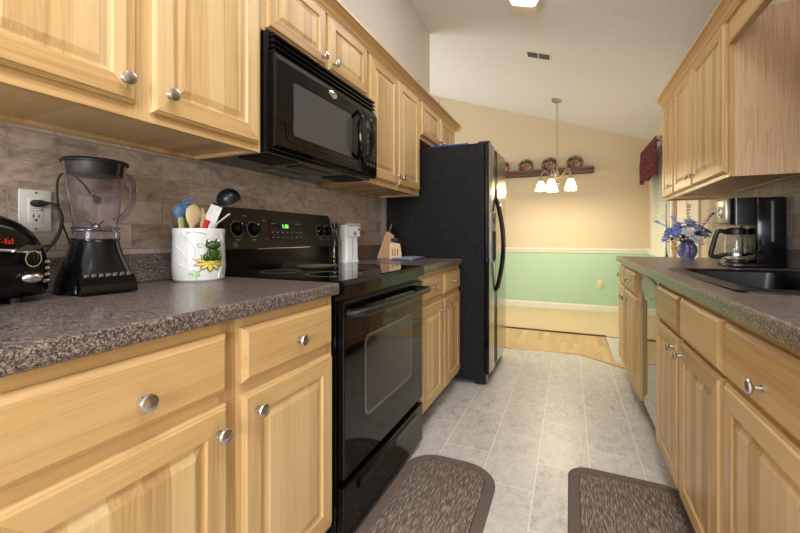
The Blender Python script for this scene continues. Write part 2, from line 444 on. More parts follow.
def slope_wall(name, x0, x1, y0, y1, mat):
    b = MB(); b.loops([[(x0, y0, 0), (x1, y0, 0), (x1, y1, 0), (x0, y1, 0)], [(x0, y0, zc(x0)), (x1, y0, zc(x1)), (x1, y1, zc(x1)), (x0, y1, zc(x0))]])
    return struct(b.build(name, mat, smooth=False))
slope_wall('wall_left', XL - 0.12, XL, YB, 3.787, 'wall')
slope_wall('wall_far', -4.0, XR + 0.1, YF, YF + 0.1, 'wall_two')
slope_wall('wall_back', XL - 0.12, XR + 0.1, YB - 0.1, YB, 'wall')
slope_wall('wall_dining_left', -4.1, -4.0, 3.0, YF, 'wall')
slope_wall('wall_living', -4.0, XL - 0.12, 2.9, 3.0, 'wall')
# right wall with a door opening and a window opening
DY0, DY1, WY0, WY1, WZ0, WZ1 = 3.98, 4.82, 5.02, 5.78, 0.88, 2.08
b = MB()
def wseg(y0, y1, z0, z1=None):
    t0, t1 = (zc(XR), zc(XR + 0.1)) if z1 is None else (z1, z1)
    b.loops([[(XR, y0, z0), (XR + 0.1, y0, z0), (XR + 0.1, y1, z0), (XR, y1, z0)], [(XR, y0, t0), (XR + 0.1, y0, t1), (XR + 0.1, y1, t1), (XR, y1, t0)]])
wseg(YB, DY0, 0); wseg(DY0, DY1, 2.04); wseg(DY1, WY0, 0); wseg(WY0, WY1, 0, WZ0); wseg(WY0, WY1, WZ1); wseg(WY1, YF, 0)
struct(b.build('wall_right', 'wall_two', smooth=False))
b = MB(); b.loops([[(-4.1, YB - 0.1, zc(-4.1)), (XR + 0.1, YB - 0.1, zc(XR + 0.1)), (XR + 0.1, YF + 0.1, zc(XR + 0.1)), (-4.1, YF + 0.1, zc(-4.1))],
                   [(-4.1, YB - 0.1, zc(-4.1) + 0.1), (XR + 0.1, YB - 0.1, zc(XR + 0.1) + 0.1), (XR + 0.1, YF + 0.1, zc(XR + 0.1) + 0.1), (-4.1, YF + 0.1, zc(-4.1) + 0.1)]])
struct(b.build('ceiling', 'ceiling', smooth=False))
# trims
b = MB(); b.prism([(YF, 0), (YF - 0.014, 0), (YF - 0.014, 0.075), (YF - 0.008, 0.09), (YF, 0.093)], -4.0, XR, 'x')
struct(b.build('baseboard_far', 'white_trim', smooth=False))
b = MB(); b.prism([(XR, 0), (XR - 0.014, 0), (XR - 0.014, 0.075), (XR - 0.008, 0.09), (XR, 0.093)], DY1 + 0.09, YF, 'y')
struct(b.build('baseboard_right', 'white_trim', smooth=False))
RAIL = [(0, 0.84), (0.012, 0.842), (0.014, 0.868), (0.024, 0.880), (0.026, 0.896), (0.014, 0.906), (0, 0.91)]
b = MB(); b.prism([(YF - d, z) for d, z in RAIL], -4.0, XR, 'x'); struct(b.build('trim_3', 'white_trim', smooth=False))
b = MB(); b.prism([(XR - d, z) for d, z in RAIL], WY1 + 0.07, YF, 'y'); struct(b.build('trim_4', 'white_trim', smooth=False))
# tiled splash areas on both walls
b = MB(); b.box(XL, -1.331, -2.0, 2.627, 0.90, 1.80); struct(b.build('wall_left_tiles', 'tile_left', smooth=False))
b = MB(); b.box(0.986, XR, -2.0, 3.68, 0.90, 1.80); struct(b.build('wall_right_tiles', 'tile_right', smooth=False))
# exterior door
d = thing('door_1', 'cream door in the right wall behind the counter end', 'door', (XR, DY0, 0)); struct(d)
b = MB()
b.box(0.03, 0.07, 0.004, DY1 - DY0 - 0.004, 0.005, 2.03)
for z0, z1 in ((0.2, 0.85), (0.98, 1.9)):
    for y0, y1 in ((0.12, 0.39), (0.45, 0.72)):
        b.box(0.022, 0.032, y0, y1, z0, z1, 0.006)
b.build('slab', pm('cream_door_paint', (230, 222, 204), 0.45), d, smooth=False)
b = MB()
for y0, y1, z0, z1 in ((-0.07, 0.0, 0, 2.11), (DY1 - DY0, DY1 - DY0 + 0.07, 0, 2.11), (-0.07, DY1 - DY0 + 0.07, 2.04, 2.11)):
    b.box(-0.018, 0.0, y0, y1, z0, z1, 0.004)
b.build('casing', 'white_trim', d, smooth=False)
b = MB(); b.lathe([(0.03, 0), (0.03, 0.006), (0.012, 0.01), (0.011, 0.03), (0.027, 0.045), (0.03, 0.058), (0.02, 0.07), (0.001, 0.073)], 20, (0.03, 0.74, 0.96), 'x')
for v in b.bm.verts: v.co.x = 0.06 - v.co.x
b.build('knob', 'brass', d)
# window with blind and valance
wd = thing('window_1', 'dining window in right wall', 'window', (XR, WY0, WZ0)); struct(wd)
W, H = WY1 - WY0, WZ1 - WZ0
b = MB()
for y0, y1, z0, z1 in ((-0.06, 0, -0.06, H + 0.06), (W, W + 0.06, -0.06, H + 0.06), (-0.06, W + 0.06, H, H + 0.06), (-0.08, W + 0.08, -0.06, 0)):
    b.box(-0.016, 0.0, y0, y1, z0, z1, 0.003)
b.box(0.05, 0.08, 0, 0.04, 0, H); b.box(0.05, 0.08, W - 0.04, W, 0, H); b.box(0.05, 0.08, 0, W, 0, 0.04); b.box(0.05, 0.08, 0, W, H - 0.04, H); b.box(0.05, 0.08, 0, W, H / 2 - 0.02, H / 2 + 0.02)
b.build('window_frame', 'white_trim', wd, smooth=False)
b = MB(); b.box(0.062, 0.068, 0.03, W - 0.03, 0.03, H - 0.03); b.build('pane', 'glass', wd, smooth=False)
bl = thing('window_blind', 'white slatted mini blind hanging in the dining window below the burgundy valance', 'blind', (XR - 0.018, WY0 - 0.02, WZ0 - 0.04))
b = MB(); b.box(-0.03, -0.002, 0, W + 0.04, H + 0.04, H + 0.075, 0.003); b.build('headrail', 'white_plastic', bl)
b = MB(); n = 52
for k in range(n):
    z = 0.03 + k * (H / n)
    b.loops([[(-0.022, 0, z - 0.0105), (-0.0212, 0, z - 0.0108), (-0.008, 0, z + 0.0112), (-0.0088, 0, z + 0.0115)], [(-0.022, W + 0.04, z - 0.0105), (-0.0212, W + 0.04, z - 0.0108), (-0.008, W + 0.04, z + 0.0112), (-0.0088, W + 0.04, z + 0.0115)]])
b.build('slats', pm('pale_blind_slat', (226, 228, 214), 0.5), bl, smooth=False)
b = MB(); b.box(-0.03, -0.004, 0, W + 0.04, 0, 0.018, 0.003); b.build('bottom_rail', 'white_plastic', bl)

rod = thing('curtain_rod', 'dark curtain rod with ball finials above the dining window', 'curtain rod', (0.90, 4.93, 2.15))
b = MB(); b.tube([(0, 0, 0), (0, 1.0, 0)], 0.012, 12); b.build('pole', pm('dark_bronze_rod', (48, 36, 30), 0.4, 0.5), rod)
for y in (0, 1.0):
    b = MB(); b.ball((0, y + (0.018 if y else -0.018), 0), 0.024); b.build('finial', 'bronze', rod)
for y in (0.05, 0.95):
    b = MB(); b.box(0.0, 0.099, y - 0.008, y + 0.008, -0.03, -0.013); b.box(0.085, 0.099, y - 0.02, y + 0.02, -0.06, 0.02); b.build('bracket', 'bronze', rod)
# valance cloth: gathered, scalloped lower edge
b = MB(); nu, nv = 90, 14; lps = []
for i in range(nu + 1):
    y = 4.95 + 0.97 * i / nu; u = i / nu
    drop = 0.39 + 0.035 * abs(math.cos(PI * 2.0 * u)) + 0.008 * math.sin(75 * u)
    lps.append([Vector((0.872 + 0.016 * math.sin(u * 75) * (0.5 + 0.7 * j / nv) - 0.02 * math.sin(PI * j / nv) * math.sin(PI * 4 * u) ** 2, y, 2.185 - drop * j / nv)) for j in range(nv + 1)])
vv = [[b.bm.verts.new(p) for p in l] for l in lps]
for i in range(nu):
    for j in range(nv): b.bm.faces.new((vv[i][j], vv[i + 1][j], vv[i + 1][j + 1], vv[i][j + 1]))
t = NT('burgundy_damask'); v = t.coords(); f = t.noise(v, 34, 3, 0.5, 1.5)
t.set(Base_Color=t.ramp(f, [(0.42, lin((74, 16, 26))), (0.58, lin((104, 30, 38))), (0.68, lin((150, 92, 70)))]), Roughness=0.7)
M['damask'] = t.m
tag(b.build('window_valance', 'damask', solid=0.003), 'burgundy patterned gathered valance hanging from rod above the dining window', 'valance')

# ------------------------------------------------------------------ cabinets
def rect_rings(w, h, rings, hmat_upto=None):
    b = MB()
    lps = [[(i, y, i), (w - i, y, i), (w - i, y, h - i), (i, y, h - i)] for i, y in rings]
    b.loops(lps, mi=(lambda i, j: 1 if (hmat_upto is not None and i < hmat_upto and j in (0, 2)) else 0))
    return b
MESH = {}
def door_part(w, h, parent, loc, knob=None, name='door'):
    key = (name, round(w, 3), round(h, 3))
    if key not in MESH:
        if name == 'door':
            k = min(1.0, min(w, h) / 0.3)
            b = rect_rings(w, h, [(0, 0), (0, -0.009), (0.004, -0.0125), (0.007, -0.0135), (0.009, -0.019), (0.056 * k, -0.019), (0.060 * k, -0.0125), (0.066 * k, -0.0115), (0.069 * k, -0.012), (0.086 * k, -0.0182), (0.088 * k, -0.0185)], 6)
            o = b.build('door', ['wood_v', 'wood_h'], smooth=False)
        else:
            b = rect_rings(w, h, [(0, 0), (0, -0.008), (0.003, -0.011), (0.011, -0.0175), (0.013, -0.019)])
            o = b.build('drawer', 'wood_h', smooth=False)
        MESH[key] = o.data
    else:
        o = bpy.data.objects.new(name, MESH[key]); COL.objects.link(o)
    o.parent = parent; o.location = loc
    if knob:
        if 'knob' not in MESH:
            b = MB(); b.lathe([(0.0085, 0), (0.0085, 0.002), (0.0055, 0.004), (0.005, 0.013), (0.008, 0.017), (0.0155, 0.0195), (0.0168, 0.023), (0.0150, 0.0265), (0.009, 0.0285), (0.0001, 0.029)], 28, (0, 0, 0), '-y')
            k = b.build('knob', 'nickel'); MESH['knob'] = k.data
        else:
            k = bpy.data.objects.new('knob', MESH['knob']); COL.objects.link(k)
        k.parent = o; k.location = (knob[0], -0.019, knob[1])
    return o

def cabinet(name, label, group, loc, rz, w, h, depth, fronts, toe=False, body='wood_v', lift=0.012, low=None):
    """fronts: (kind, x0, x1, z0, z1, knob or None); origin at front-left-bottom of the face frame"""
    c = thing(name, label, 'cabinet', loc, rz, group)
    b = MB(); hb = low or h
    if toe: b.prism([(0.019, 0.105), (0.08, 0.105), (0.08, 0), (depth, 0), (depth, hb), (0.019, hb)], 0.0, w, 'x')
    else:
        b.box(0, w, 0.019, depth, lift, h)
        b.box(0, w, depth - 0.019, depth, 0, lift)
        b.box(0, 0.014, 0.019, depth, 0, lift); b.box(w - 0.014, w, 0.019, depth, 0, lift)
    b.build('carcass', body, c, smooth=False)
    b = MB(); z0_ = 0.105 if toe else 0
    cols = sorted({(f_[1], f_[2]) for f_ in fronts}); ed_ = [0.0]
    for k_, (a_, b_) in enumerate(cols):
        ed_ += [a_ + 0.014, min(b_, cols[k_ + 1][0] if k_ + 1 < len(cols) else b_) - 0.014]
    ed_.append(w)
    for k_ in range(len(ed_) - 1):
        if ed_[k_ + 1] > ed_[k_]: b.box(ed_[k_], ed_[k_ + 1], 0, 0.019, z0_, h, mi=k_ % 2)
    b.build('face_frame', ['wood_v', 'wood_h'], c, smooth=False)
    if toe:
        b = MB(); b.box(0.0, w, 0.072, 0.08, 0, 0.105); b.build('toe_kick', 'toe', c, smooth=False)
    for kind, x0, x1, z0, z1, kn in fronts:
        door_part(x1 - x0, z1 - z0, c, (x0, 0, z0), kn, kind)
    return c

FX = -0.725          # left base face frame
GB = 'base cabinets'
# left of the range: two drawers over two doors
cabinet('base_cabinet', 'wooden base cabinet left of the black range with two drawers over two doors', GB, (FX, 0.233, 0), LEFT, 0.830, 0.876, 0.605,
        [('drawer', 0.003, 0.398, 0.715, 0.849, (0.201, 0.055)), ('drawer', 0.443, 0.816, 0.715, 0.849, (0.198, 0.059)),
         ('door', 0.003, 0.398, 0.13, 0.688, (0.366, 0.502)), ('door', 0.443, 0.816, 0.13, 0.688, (0.04, 0.511))], toe=True)
# between range and refrigerator
cabinet('base_cabinet', 'wooden base cabinet between the black range and the refrigerator, two drawers over two doors', GB, (FX, 1.862, 0), LEFT, 0.80, 0.876, 0.605,
        [('drawer', 0.022, 0.375, 0.715, 0.849, (0.176, 0.066)), ('drawer', 0.41, 0.775, 0.715, 0.849, (0.183, 0.066)),
         ('door', 0.022, 0.375, 0.13, 0.688, (0.32, 0.50)), ('door', 0.41, 0.775, 0.13, 0.688, (0.033, 0.505))], toe=True)
# right side
RX = 0.381
cabinet('base_cabinet', 'wooden base cabinet at the far end of the right counter beyond the dishwasher', GB, (RX, 3.52, 0), RIGHT, 0.90, 0.876, 0.6,
        [('drawer', 0.015, 0.33, 0.715, 0.849, (0.16, 0.066)), ('drawer', 0.37, 0.84, 0.715, 0.849, (0.22, 0.066)),
         ('door', 0.015, 0.33, 0.13, 0.700, (0.275, 0.50)), ('door', 0.37, 0.885, 0.13, 0.700, (0.04, 0.505))], toe=True)
cabinet('base_cabinet', 'wooden sink base cabinet on the right with two plain false drawer fronts over two doors', GB, (RX, 2.10, 0), RIGHT, 0.855, 0.876, 0.6,
        [('drawer', 0.027, 0.405, 0.705, 0.849, None), ('drawer', 0.437, 0.833, 0.705, 0.849, None),
         ('door', 0.027, 0.400, 0.13, 0.692, (0.335, 0.522)), ('door', 0.432, 0.833, 0.13, 0.692, (0.043, 0.518))], toe=True, low=0.70)
cabinet('base_cabinet', 'wooden base cabinet nearest the camera on the right, a knobbed drawer over a door', GB, (RX, 1.245, 0), RIGHT, 0.49, 0.876, 0.6,
        [('drawer', 0.005, 0.47, 0.705, 0.849, (0.225, 0.051)),
         ('door', 0.005, 0.47, 0.13, 0.692, (0.44, 0.505))], toe=True)
# left uppers
GU = 'upper cabinets'; UX = -1.0
cabinet('upper_cabinet', 'tall two-door wooden upper cabinet above the blender, left of the microwave', GU, (UX, 0.225, 1.366), LEFT, 0.803, 0.739, 0.331,
        [('door', 0.02, 0.375, 0.032, 0.70, (0.322, 0.05)), ('door', 0.415, 0.785, 0.025, 0.70, (0.040, 0.055))])
cabinet('upper_cabinet', 'short two-door wooden upper cabinet directly above the black microwave', GU, (UX, 1.03, 1.808), LEFT, 0.77, 0.297, 0.331,
        [('door', 0.02, 0.375, 0.012, 0.26, (0.325, 0.035)), ('door', 0.40, 0.75, 0.012, 0.26, (0.03, 0.035))])
cabinet('upper_cabinet', 'tall two-door wooden upper cabinet between the microwave and the refrigerator', GU, (UX, 1.80, 1.366), LEFT, 0.78, 0.739, 0.331,
        [('door', 0.015, 0.375, 0.03, 0.70, (0.33, 0.05)), ('door', 0.395, 0.755, 0.03, 0.70, (0.03, 0.05))])
cabinet('upper_cabinet', 'short two-door wooden upper cabinet above the black refrigerator', GU, (UX, 2.582, 1.79), LEFT, 0.92, 0.315, 0.331,
        [('door', 0.02, 0.44, 0.025, 0.278, (0.39, 0.035)), ('door', 0.47, 0.90, 0.025, 0.278, (0.03, 0.035))])
# right uppers
VX = 0.687
cabinet('upper_cabinet', 'two-door wooden upper cabinet above the coffee maker on the right', GU, (VX, 3.225, 1.352), RIGHT, 0.97, 0.768, 0.298,
        [('door', 0.015, 0.43, 0.022, 0.735, (0.395, 0.06)), ('door', 0.455, 0.945, 0.022, 0.735, (0.035, 0.06))], body='veneer')
cabinet('upper_cabinet', 'single-door wooden upper cabinet at the far end of the right run, beside the valance', GU, (VX, 3.585, 1.352), RIGHT, 0.36, 0.768, 0.298,
        [('door', 0.015, 0.345, 0.022, 0.735, (0.275, 0.06))], body='veneer')
cabinet('upper_cabinet', 'wooden upper cabinet on the right nearest the camera, past the valance board', GU, (VX, 1.20, 1.352), RIGHT, 0.44, 0.768, 0.298,
        [('door', 0.015, 0.425, 0.022, 0.735, (0.385, 0.06))], body='veneer')
# crown mouldings and the valance board over the sink
CP = [(0.0, 0.0), (0.013, 0.0), (0.013, 0.010), (0.018, 0.012), (0.026, 0.026), (0.040, 0.035), (0.044, 0.037), (0.044, 0.046), (0.058, 0.049), (0.058, 0.060), (0.0, 0.060)]
b = MB(); b.prism([(UX + d + 0.0005, 2.068 + z) for d, z in CP], 0.225, 3.505, 'y')
b.prism([(3.505 + d, 2.068 + z) for d, z in CP], XL + 0.015, UX + 0.058, 'x')
tag(b.build('crown_molding', 'wood_y', smooth=False), 'long stepped wooden crown moulding along the top of the left upper cabinets', 'moulding', 'crown mouldings')
b = MB(); b.prism([(VX - d - 0.0005, 2.085 + z) for d, z in CP], 0.76, 3.588, 'y')
tag(b.build('crown_molding', 'wood_y', smooth=False), 'wooden crown moulding along the top of the right upper cabinets', 'moulding', 'crown mouldings')
vb = thing('valance_board', 'wooden valance board bridging the right upper cabinets high over the sink', 'board', (VX, 1.2, 1.97))
b = MB(); b.box(0.0, 0.02, 0, 1.054, 0.012, 0.15); b.build('board', 'wood_y', vb, smooth=False)
b = MB(); b.prism([(0.022, 0.0), (-0.008, 0.0), (-0.010, 0.008), (-0.004, 0.014), (-0.004, 0.02), (0.0, 0.024), (0.022, 0.024)], 0.0, 1.054, 'y'); b.build('bead', 'wood_y', vb, smooth=False)

# ------------------------------------------------------------------ counter tops
GC = 'speckled countertops'
def counter_left(y0, y1, label, uplabel):
    c = thing('countertop', label, 'countertop', (0, y0, 0.876), 0, GC); L = y1 - y0
    b = MB(); b.prism([(-1.331, 0.0), (-0.704, 0.0), (-0.699, 0.004), (-0.698, 0.010), (-0.698, 0.030), (-0.700, 0.036), (-0.706, 0.0385), (-1.331, 0.038)], 0, L, 'y'); b.build('slab', 'granite', c, smooth=False)
    b = MB(); b.box(-1.331, -1.311, y0, y1, 0.9146, 1.011, 0.003); tag(b.build('backsplash_strip', 'granite', smooth=False), uplabel, 'backsplash', 'speckled upstand strips')
    return c
counter_left(0.225, 1.072, 'brown speckled countertop left of the range under the blender and toaster', 'brown speckled upstand strip behind the blender and the crock')
counter_left(1.848, 2.655, 'brown speckled countertop between the range and the refrigerator', 'brown speckled upstand strip behind the white can opener and the knife blocks')
c = thing('countertop', 'long brown speckled countertop on the right around the black sink', 'countertop', (0, 0.75, 0.876), 0, GC)
b = MB(); SX0, SX1, SY0, SY1 = 0.45, 0.90, 1.36, 2.12
ed = lambda x1: [(0.348, 0.0), (x1, 0.0), (x1, 0.038), (0.356, 0.0385), (0.350, 0.036), (0.348, 0.030)]
b.prism(ed(0.986), 0, SY0 - 0.75, 'y'); b.prism(ed(0.986), SY1 - 0.75, 2.785, 'y'); b.prism(ed(SX0), SY0 - 0.75, SY1 - 0.75, 'y'); b.box(SX1, 0.986, SY0 - 0.75, SY1 - 0.75, 0, 0.038)
b.build('slab', 'granite', c, smooth=False)
b = MB(); b.box(0.966, 0.986, 0.75, 3.535, 0.9146, 1.011, 0.003); tag(b.build('backsplash_strip', 'granite', smooth=False), 'brown speckled upstand strip behind the coffee maker on the right counter', 'backsplash', 'speckled upstand strips')

# ------------------------------------------------------------------ range
rg = thing('kitchen_range', 'black electric range with glass cooktop and oven door, between the left base cabinets', 'range', (-0.690, 1.082, 0), LEFT)
RW = 0.757
b = MB(); b.box(0, RW, 0.03, 0.60, 0.03, 0.868, 0.004); b.box(0.04, RW - 0.04, 0.08, 0.55, 0, 0.03); b.build('body', 'black_gloss', rg, smooth=False)
b = MB(); b.prism([(-0.006, 0.872), (-0.008, 0.905), (0.0, 0.9185), (0.012, 0.920), (0.585, 0.920), (0.585, 0.872)], -0.002, RW + 0.002, 'x'); b.build('cooktop', 'black_glass', rg, smooth=False)
for (x, y, r) in ((0.2, 0.17, 0.11), (0.2, 0.44, 0.085), (0.56, 0.17, 0.085), (0.56, 0.44, 0.11)):
    b = MB(); b.shell([(r, 0.9201), (r, 0.9204), (r - 0.004, 0.9204), (r - 0.004, 0.9201)], 48, (x, y, 0)); b.build('burner_ring', 'grey_plastic', rg)
dr = MB().box(0.006, RW - 0.006, 0.0, 0.03, 0.247, 0.845, 0.004).build('oven_door', 'black_glass', rg, smooth=False)
b = MB(); fr0 = rrect(0.145, 0.60, 0.40, 0.705, 0.035, 8); fr1 = rrect(0.157, 0.588, 0.412, 0.693, 0.028, 8)
b.loops([[(u, -0.0006, v) for u, v in fr0], [(u, -0.0018, v) for u, v in fr0], [(u, -0.0018, v) for u, v in fr1], [(u, -0.0006, v) for u, v in fr1]], close=True); b.build('window_border', pm('oven_window_border', (92, 90, 88), 0.12), dr)
b = MB(); b.loops([[(u, -0.0004, v) for u, v in fr1], [(u, -0.0012, v) for u, v in fr1]]); b.build('window_pane', 'oven_window', dr, smooth=False)
hp = [(0.03, -0.001, 0.806), (0.032, -0.03, 0.807), (0.05, -0.048, 0.808)] + [(0.05 + (RW - 0.1) * k / 10, -0.050 - 0.006 * math.sin(PI * k / 10), 0.808) for k in range(1, 10)] + [(RW - 0.05, -0.048, 0.808), (RW - 0.032, -0.03, 0.807), (RW - 0.03, -0.001, 0.806)]
b = MB(); b.tube(hp, 0.0145, 12); b.build('door_handle', 'black_plastic', dr)
dw = MB().box(0.006, RW - 0.006, 0.0, 0.03, 0.03, 0.218, 0.004).build('storage_drawer', 'black_gloss', rg, smooth=False)
b = MB(); b.prism([(0.001, 0.165), (-0.008, 0.176), (-0.010, 0.196), (-0.001, 0.205), (0.001, 0.205)], 0.10, RW - 0.10, 'x'); b.build('drawer_lip', 'black_gloss', dw, smooth=False)
# backguard
b = MB(); b.box(0.0, RW, 0.575, 0.640, 0.918, 1.03, 0.003); b.build('backguard_riser', 'black_gloss', rg, smooth=False)
b = MB(); pl = rrect(0.006, RW - 0.006, 0.0, 0.172, 0.02, 5)
b.loops([[(u, 0.545 + (v * 0.17), 1.018 + v) for u, v in pl], [(u, 0.640, 1.018 + v) for u, v in pl]])
b.build('control_panel', pm('dark_control_panel', (20, 20, 20), 0.3), rg, smooth=False)
def pf(z): return 0.545 + (z - 1.018) * 0.17 - 0.001      # panel face depth at height z
for x in (0.073, 0.160, 0.640, 0.708):
    b = MB(); b.shell([(0.034, -0.0002), (0.034, 0.0005), (0.0315, 0.0005), (0.0315, -0.0002)], 28)
    for k in range(11):
        a = R(-60 + 30 * k); b.box(0.038 * math.cos(a) - 0.0012, 0.038 * math.cos(a) + 0.0012, 0.038 * math.sin(a) - 0.0012, 0.038 * math.sin(a) + 0.0012, 0, 0.0006)
    b.build('dial_marks', 'print_grey', rg, (x, pf(1.101), 1.101), (R(90 - 9.6), 0, 0))
    b = MB(); b.lathe([(0.028, 0), (0.027, 0.008), (0.024, 0.012), (0.022, 0.022), (0.019, 0.024), (0.0001, 0.024)], 28); b.box(-0.004, 0.004, -0.022, 0.022, 0.02, 0.031, 0.002)
    kb = b.build('control_knob', 'black_gloss', rg, (x, pf(1.101), 1.101), (R(90 - 9.6), 0, 0))
    b = MB(); b.ball((0.0, 0.016, 0.0315), 0.0025, 8, 6); b.build('pointer', 'white_plastic', kb)
b = MB(); q = rrect(0.255, 0.50, 1.048, 1.150, 0.02, 5); b.loops([[(u, pf(v) + 0.0006, v) for u, v in q], [(u, pf(v) - 0.0006, v) for u, v in q]]); b.build('display_panel', 'black_glass', rg, smooth=False)
text('clock_digits', '1:30', 0.026, 'led_green', rg, (0.365, pf(1.118) - 0.0012, 1.118), (R(90 - 9.6), 0, 0))
b = MB()
for k in range(7):
    for z in (1.066, 1.09):
        x = 0.275 + k * 0.033
        b.box(x - 0.006, x + 0.006, pf(z) - 0.002, pf(z) - 0.0012, z - 0.0016, z + 0.0016)
for x in (0.285, 0.45, 0.47): b.box(x - 0.012, x + 0.012, pf(1.13) - 0.002, pf(1.13) - 0.0012, 1.128, 1.131)
for x, z in ((0.23, 1.142), (0.073, 1.056), (0.16, 1.056), (0.64, 1.056), (0.708, 1.056), (0.12, 1.157)): b.box(x - 0.011, x + 0.011, pf(z) - 0.0008, pf(z), z - 0.002, z + 0.002)
b.build('panel_legends', 'print_grey', rg, smooth=False)
b = MB(); b.box(0.222, 0.25, pf(1.062) - 0.0008, pf(1.062), 1.060, 1.0635); b.build('warning_legend', 'print_red', rg, smooth=False)
b = MB(); b.shell([(0.011, 0), (0.011, 0.0006), (0.0095, 0.0006), (0.0095, 0)], 24); b.tube([(-0.005, -0.004, 0.0004), (0, 0.004, 0.0004), (0.004, -0.003, 0.0004)], 0.0009, 6); b.build('maker_emblem', 'print_grey', rg, (0.055, pf(1.036), 1.036), (R(90 - 9.6), 0, 0))
b = MB(); b.box(0.20, 0.58, 0.574, 0.578, 1.0145, 1.017); b.build('chrome_strip', 'chrome', rg, smooth=False)
# dish on the rear burner
b = MB(); b.lathe([(0.03, 0), (0.075, 0.001), (0.092, 0.008), (0.095, 0.012), (0.091, 0.012), (0.072, 0.005), (0.0001, 0.004)], 40)
o = b.build('spoon_rest', pm('brown_grey_stoneware', (110, 98, 86), 0.4, 0, 0.3, 60)); o.location = (-1.10, 1.50, 0.9206)
tag(o, 'flat brown-grey dish lying on the rear of the black glass cooktop', 'dish')

# ------------------------------------------------------------------ microwave
mw = thing('microwave', 'black over-the-range microwave with bowed handle, hung under the short upper cabinet', 'microwave', (-0.945, 1.036, 1.37), LEFT)
MW = 0.758; MH = 0.434
b = MB(); b.box(0, MW, 0.03, 0.38, 0, MH, 0.003)
b.build('body', 'black_gloss', mw, smooth=False)
b = MB()
for k in range(4):
    z = MH - 0.018 - k * 0.020
    b.prism([(0.031, z - 0.008), (0.001, z - 0.010), (-0.002, z - 0.004), (0.004, z + 0.004), (0.031, z + 0.006)], 0.004, MW - 0.004, 'x')
b.build('vent_grille', 'black_gloss', mw, smooth=False)
md = MB().prism([(0.03, 0.008), (0.004, 0.008), (-0.010, 0.02), (-0.012, 0.16), (-0.012, 0.325), (-0.006, 0.344), (0.03, 0.344)], 0.0, 0.60, 'x').build('door', 'black_glass', mw, smooth=False)
cpn = MB().prism([(0.03, 0.008), (0.004, 0.008), (-0.010, 0.02), (-0.012, 0.16), (-0.012, 0.325), (-0.006, 0.344), (0.03, 0.344)], 0.604, MW, 'x').build('control_panel', 'black_glass', mw, smooth=False)
b = MB(); q = rrect(0.09, 0.50, 0.072, 0.27, 0.012, 4); b.loops([[(u, -0.0085, v) for u, v in q], [(u, -0.0135, v) for u, v in q]]); b.build('window', 'micro_window', md, smooth=False)
b = MB(); q0 = rrect(0.05, 0.575, 0.045, 0.285, 0.02, 5); q1 = rrect(0.056, 0.569, 0.051, 0.279, 0.016, 5)
def myf(v): return -0.0125 if 0.1 < v < 0.2 else -0.011
b.loops([[(u, -0.004, v) for u, v in q0], [(u, -0.0128, v) for u, v in q0], [(u, -0.0128, v) for u, v in q1], [(u, -0.004, v) for u, v in q1]], close=True); b.build('window_bezel', 'black_gloss', md)
b = MB(); b.lathe([(0.031, 0), (0.031, 0.002), (0.027, 0.0035), (0.0001, 0.004)], 32, sy=0.5); bd = b.build('badge', 'chrome', md, (0.345, -0.012, 0.312), (R(90), 0, 0))
b = MB(); b.tube([(0.014 * math.cos(a), 0.0075 * math.sin(a) , 0.0042) for a in [R(20 + 32 * k) for k in range(10)]], 0.001, 6); b.box(-0.012, 0.012, -0.0012, 0.0012, 0.0036, 0.0044); b.build('badge_mark', 'grey_plastic', bd)
for x, bul in ((0.555, -0.03), (0.615, 0.028)):
    b = MB(); pts = []
    for k in range(17):
        s = k / 16; a = math.sin(PI * s)
        pts.append((x + bul * a, -0.010 - 0.036 * min(1, a * 2.2), 0.075 + 0.23 * s))
    b.tube(pts, [0.008 + 0.004 * math.sin(PI * k / 16) for k in range(17)], 10); b.build('door_handle', 'black_gloss', md)
b = MB()
for r_ in range(6):
    for c_ in range(3): b.box(0.645 + c_ * 0.034, 0.668 + c_ * 0.034, -0.0135, -0.006, 0.06 + r_ * 0.028, 0.078 + r_ * 0.028)
b.build('keypad', pm('keypad_grey', (58, 58, 56), 0.3), cpn, smooth=False)
b = MB(); b.box(0.64, 0.735, -0.0125, -0.005, 0.25, 0.285); b.build('display', pm('olive_display', (96, 98, 74), 0.2), cpn, smooth=False)
b = MB()
b.box(0.03, 0.20, 0.06, 0.20, -0.004, 0.0); b.build('bottom_vent', 'black_matte', mw, smooth=False)
MB().box(0.56, 0.72, 0.06, 0.20, -0.004, 0.0).build('bottom_vent', 'black_matte', mw, smooth=False)
b = MB(); b.box(0.26, 0.50, 0.10, 0.17, -0.006, 0.0, 0.002); b.build('filter_screen', pm('filter_mesh', (104, 102, 100), 0.35, 0.8, 0.3, 600), mw, smooth=False)
b = MB(); b.box(0.27, 0.49, 0.24, 0.30, -0.005, 0.0, 0.002); b.build('lamp_cover', pm('frosted_lamp_cover', (120, 120, 118), 0.4), mw, smooth=False)

